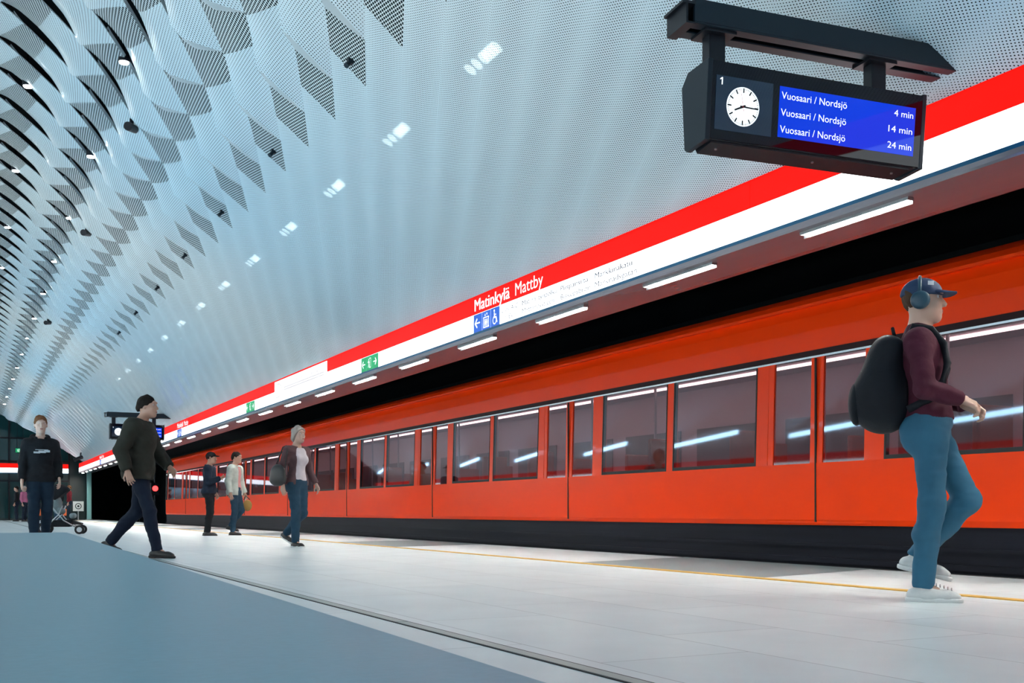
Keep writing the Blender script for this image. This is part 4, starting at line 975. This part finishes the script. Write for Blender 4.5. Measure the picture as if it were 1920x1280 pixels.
# ---- 5: striding figure in dark jacket in front of the far display
J = dict(WALK); J.update(head=(0, .09, 1.62), chest=(0, .03, 1.27), elR=(.255, -.10, 1.14), wrR=(.275, -.02, .92), elL=(-.25, .10, 1.13), wrL=(-.20, .25, .98), knR=(.08, .14, .50), anR=(.08, .22, .095), toR=(.085, .39, .035), knL=(-.08, -.06, .50), anL=(-.08, -.36, .17), toL=(-.085, -.24, .03))
r, Sx, H, sc = person('striding figure in dark olive jacket and dark blue trousers before the far display', floor_at(262, 1046), facing(262, 22), 1.74, J, olive, cloth('dark_navy_trousers', (.008, .014, .03)), (M['dark_leather'], M['rubber']), ('short', hair_dark), 'skin', .009, hem=.84, top_fit=.036)
# ---- 6: man in black hooded sweatshirt
J = dict(WALK); J.update(head=(0, .03, 1.64), shR=(.165, 0, 1.39), shL=(-.165, 0, 1.39), elR=(.215, -.02, 1.14), wrR=(.23, .05, .90), elL=(-.215, -.06, 1.13), wrL=(-.225, .06, .93), knR=(.09, .06, .50), anR=(.08, .02, .085), toR=(.09, .18, .03), knL=(-.08, .01, .50), anL=(-.085, -.24, .16), toL=(-.09, -.11, .03))
r, Sx, H, sc = person('man in black sweatshirt with white chest print walking towards the camera beyond the bench', floor_at(76, 1027), facing(76, 84), 1.78, J, black_cloth, cloth('dark_blue_trousers', (.010, .024, .045)), (M['dark_leather'], M['rubber']), ('short', hair_red), 'skin_pale', .009, hem=.88, top_fit=.022, neck_z=1.47)
solid('hood', sc([cap_((-.08, -.07, 1.47), (.08, -.07, 1.47), .055, .055, .02), cap_((-.095, -.04, 1.475), (-.06, .05, 1.46), .03, .022, .02), cap_((.095, -.04, 1.475), (.06, .05, 1.46), .03, .022, .02)]), .01, black_cloth, r)
q = MB(); k_ = 1.78 / 1.75
for x0, x1, z0, z1 in ((-.10, -.03, 1.272, 1.300), (-.05, .04, 1.262, 1.292), (.02, .10, 1.256, 1.280), (-.08, .08, 1.300, 1.308)):
    q.add([(x0 * k_, (.148), z0 * k_), (x1 * k_, .148, z0 * k_), (x1 * k_, .147, z1 * k_), (x0 * k_, .147, z1 * k_)], [(0, 1, 2, 3)])
q.build('chest_print', mat('chest_print', (.55, .58, .6), .7), r)

# ---- far people by the end wall
STAND = dict(head=(0, .02, 1.635), elR=(.23, -.02, 1.13), wrR=(.22, .06, .88), elL=(-.23, -.02, 1.13), wrL=(-.22, .06, .88), knR=(.085, .02, .50), anR=(.085, -.02, .085), toR=(.10, .14, .03), knL=(-.085, .02, .50), anL=(-.085, -.02, .085), toL=(-.10, .14, .03))
for x, yb, turn, ht, tc, lc, hr, lab in ((46, 977.5, 40, 1.70, cloth('rose_jacket', (.55, .16, .28)), navy, ('long', hair_grey), 'distant person in pink jacket near the end wall, left of the stroller'),
                                 (130, 976.5, 180, 1.80, cloth('dark_red_jacket', (.16, .012, .02)), navy, ('short', hair_red), 'distant person in dark red jacket by the ticket gates'),
                                 (108, 978.5, 250, 1.74, black_cloth, dark_jeans, ('long', hair_dark), 'distant person in black seen from behind, beside the stroller'),
                                 (31, 977, 190, 1.72, black_cloth, navy, ('short', hair_dark), 'distant person in dark clothes at the shutter, farthest left of the group')):
    person(lab, floor_at(x, yb), facing(x, turn), ht, dict(STAND), tc, lc, (M['dark_leather'], M['rubber']), hr, 'skin', .016)

# ================================================================ STROLLER
ps = floor_at(113, 1001)
r = empty('stroller', ps, facing(122, 8), 'dark baby stroller with grey seat rolling behind the man in the black sweatshirt', 'stroller')
stf = cloth('stroller_fabric', (.012, .014, .018)); stg = cloth('stroller_grey', (.20, .26, .28))
for x in (-.24, .24):
    q = MB(); q.tube([(x, -.42, 1.02), (x, -.30, .80), (x, .10, .30), (x, .40, .12)], .014, 8); q.tube([(x, -.30, .12), (x, .0, .42), (x, .08, .62)], .014, 8); q.build('frame', M['steel'], r, smooth=True)
    for y, rr in ((-.30, .13), (.42, .10)):
        q = MB(); q.tube([(x - .022, y, rr), (x + .022, y, rr)], rr, 20); wo = q.build('wheel', M['rubber'], r, bevel=.008)
        q = MB(); q.tube([(x - .026, y, rr), (x + .026, y, rr)], rr * .55, 16); q.build('hub', M['steel'], wo)
q = MB(); q.tube([(-.24, -.42, 1.02), (.24, -.42, 1.02)], .016, 8); q.build('handlebar', M['rubber'], r)
solid('seat', [cap_((-.16, .02, .50), (.16, .02, .50), .07, .07, .03), cap_((-.15, .26, .40), (.15, .26, .40), .06, .06, .03), cap_((-.16, -.16, .80), (.16, -.16, .80), .06, .06, .03), ell_((0, -.06, .64), (.2, .10, .2), .05)], .014, stg, r)
solid('hood', [ell_((0, -.02, .88), (.24, .26, .20), .03)], .014, stf, r, cuts=[((0, .8, -1), -.80)])
q = MB(); q.prism([(-.24, .16), (.22, .16), (.28, .32), (-.22, .30)], 'x', -.2, .2); q.build('basket', stf, r, bevel=.02)
q = MB(); q.prism([(.26, .22), (.44, .20), (.45, .24), (.28, .30)], 'x', -.16, .16); q.build('footrest', M['rubber'], r)
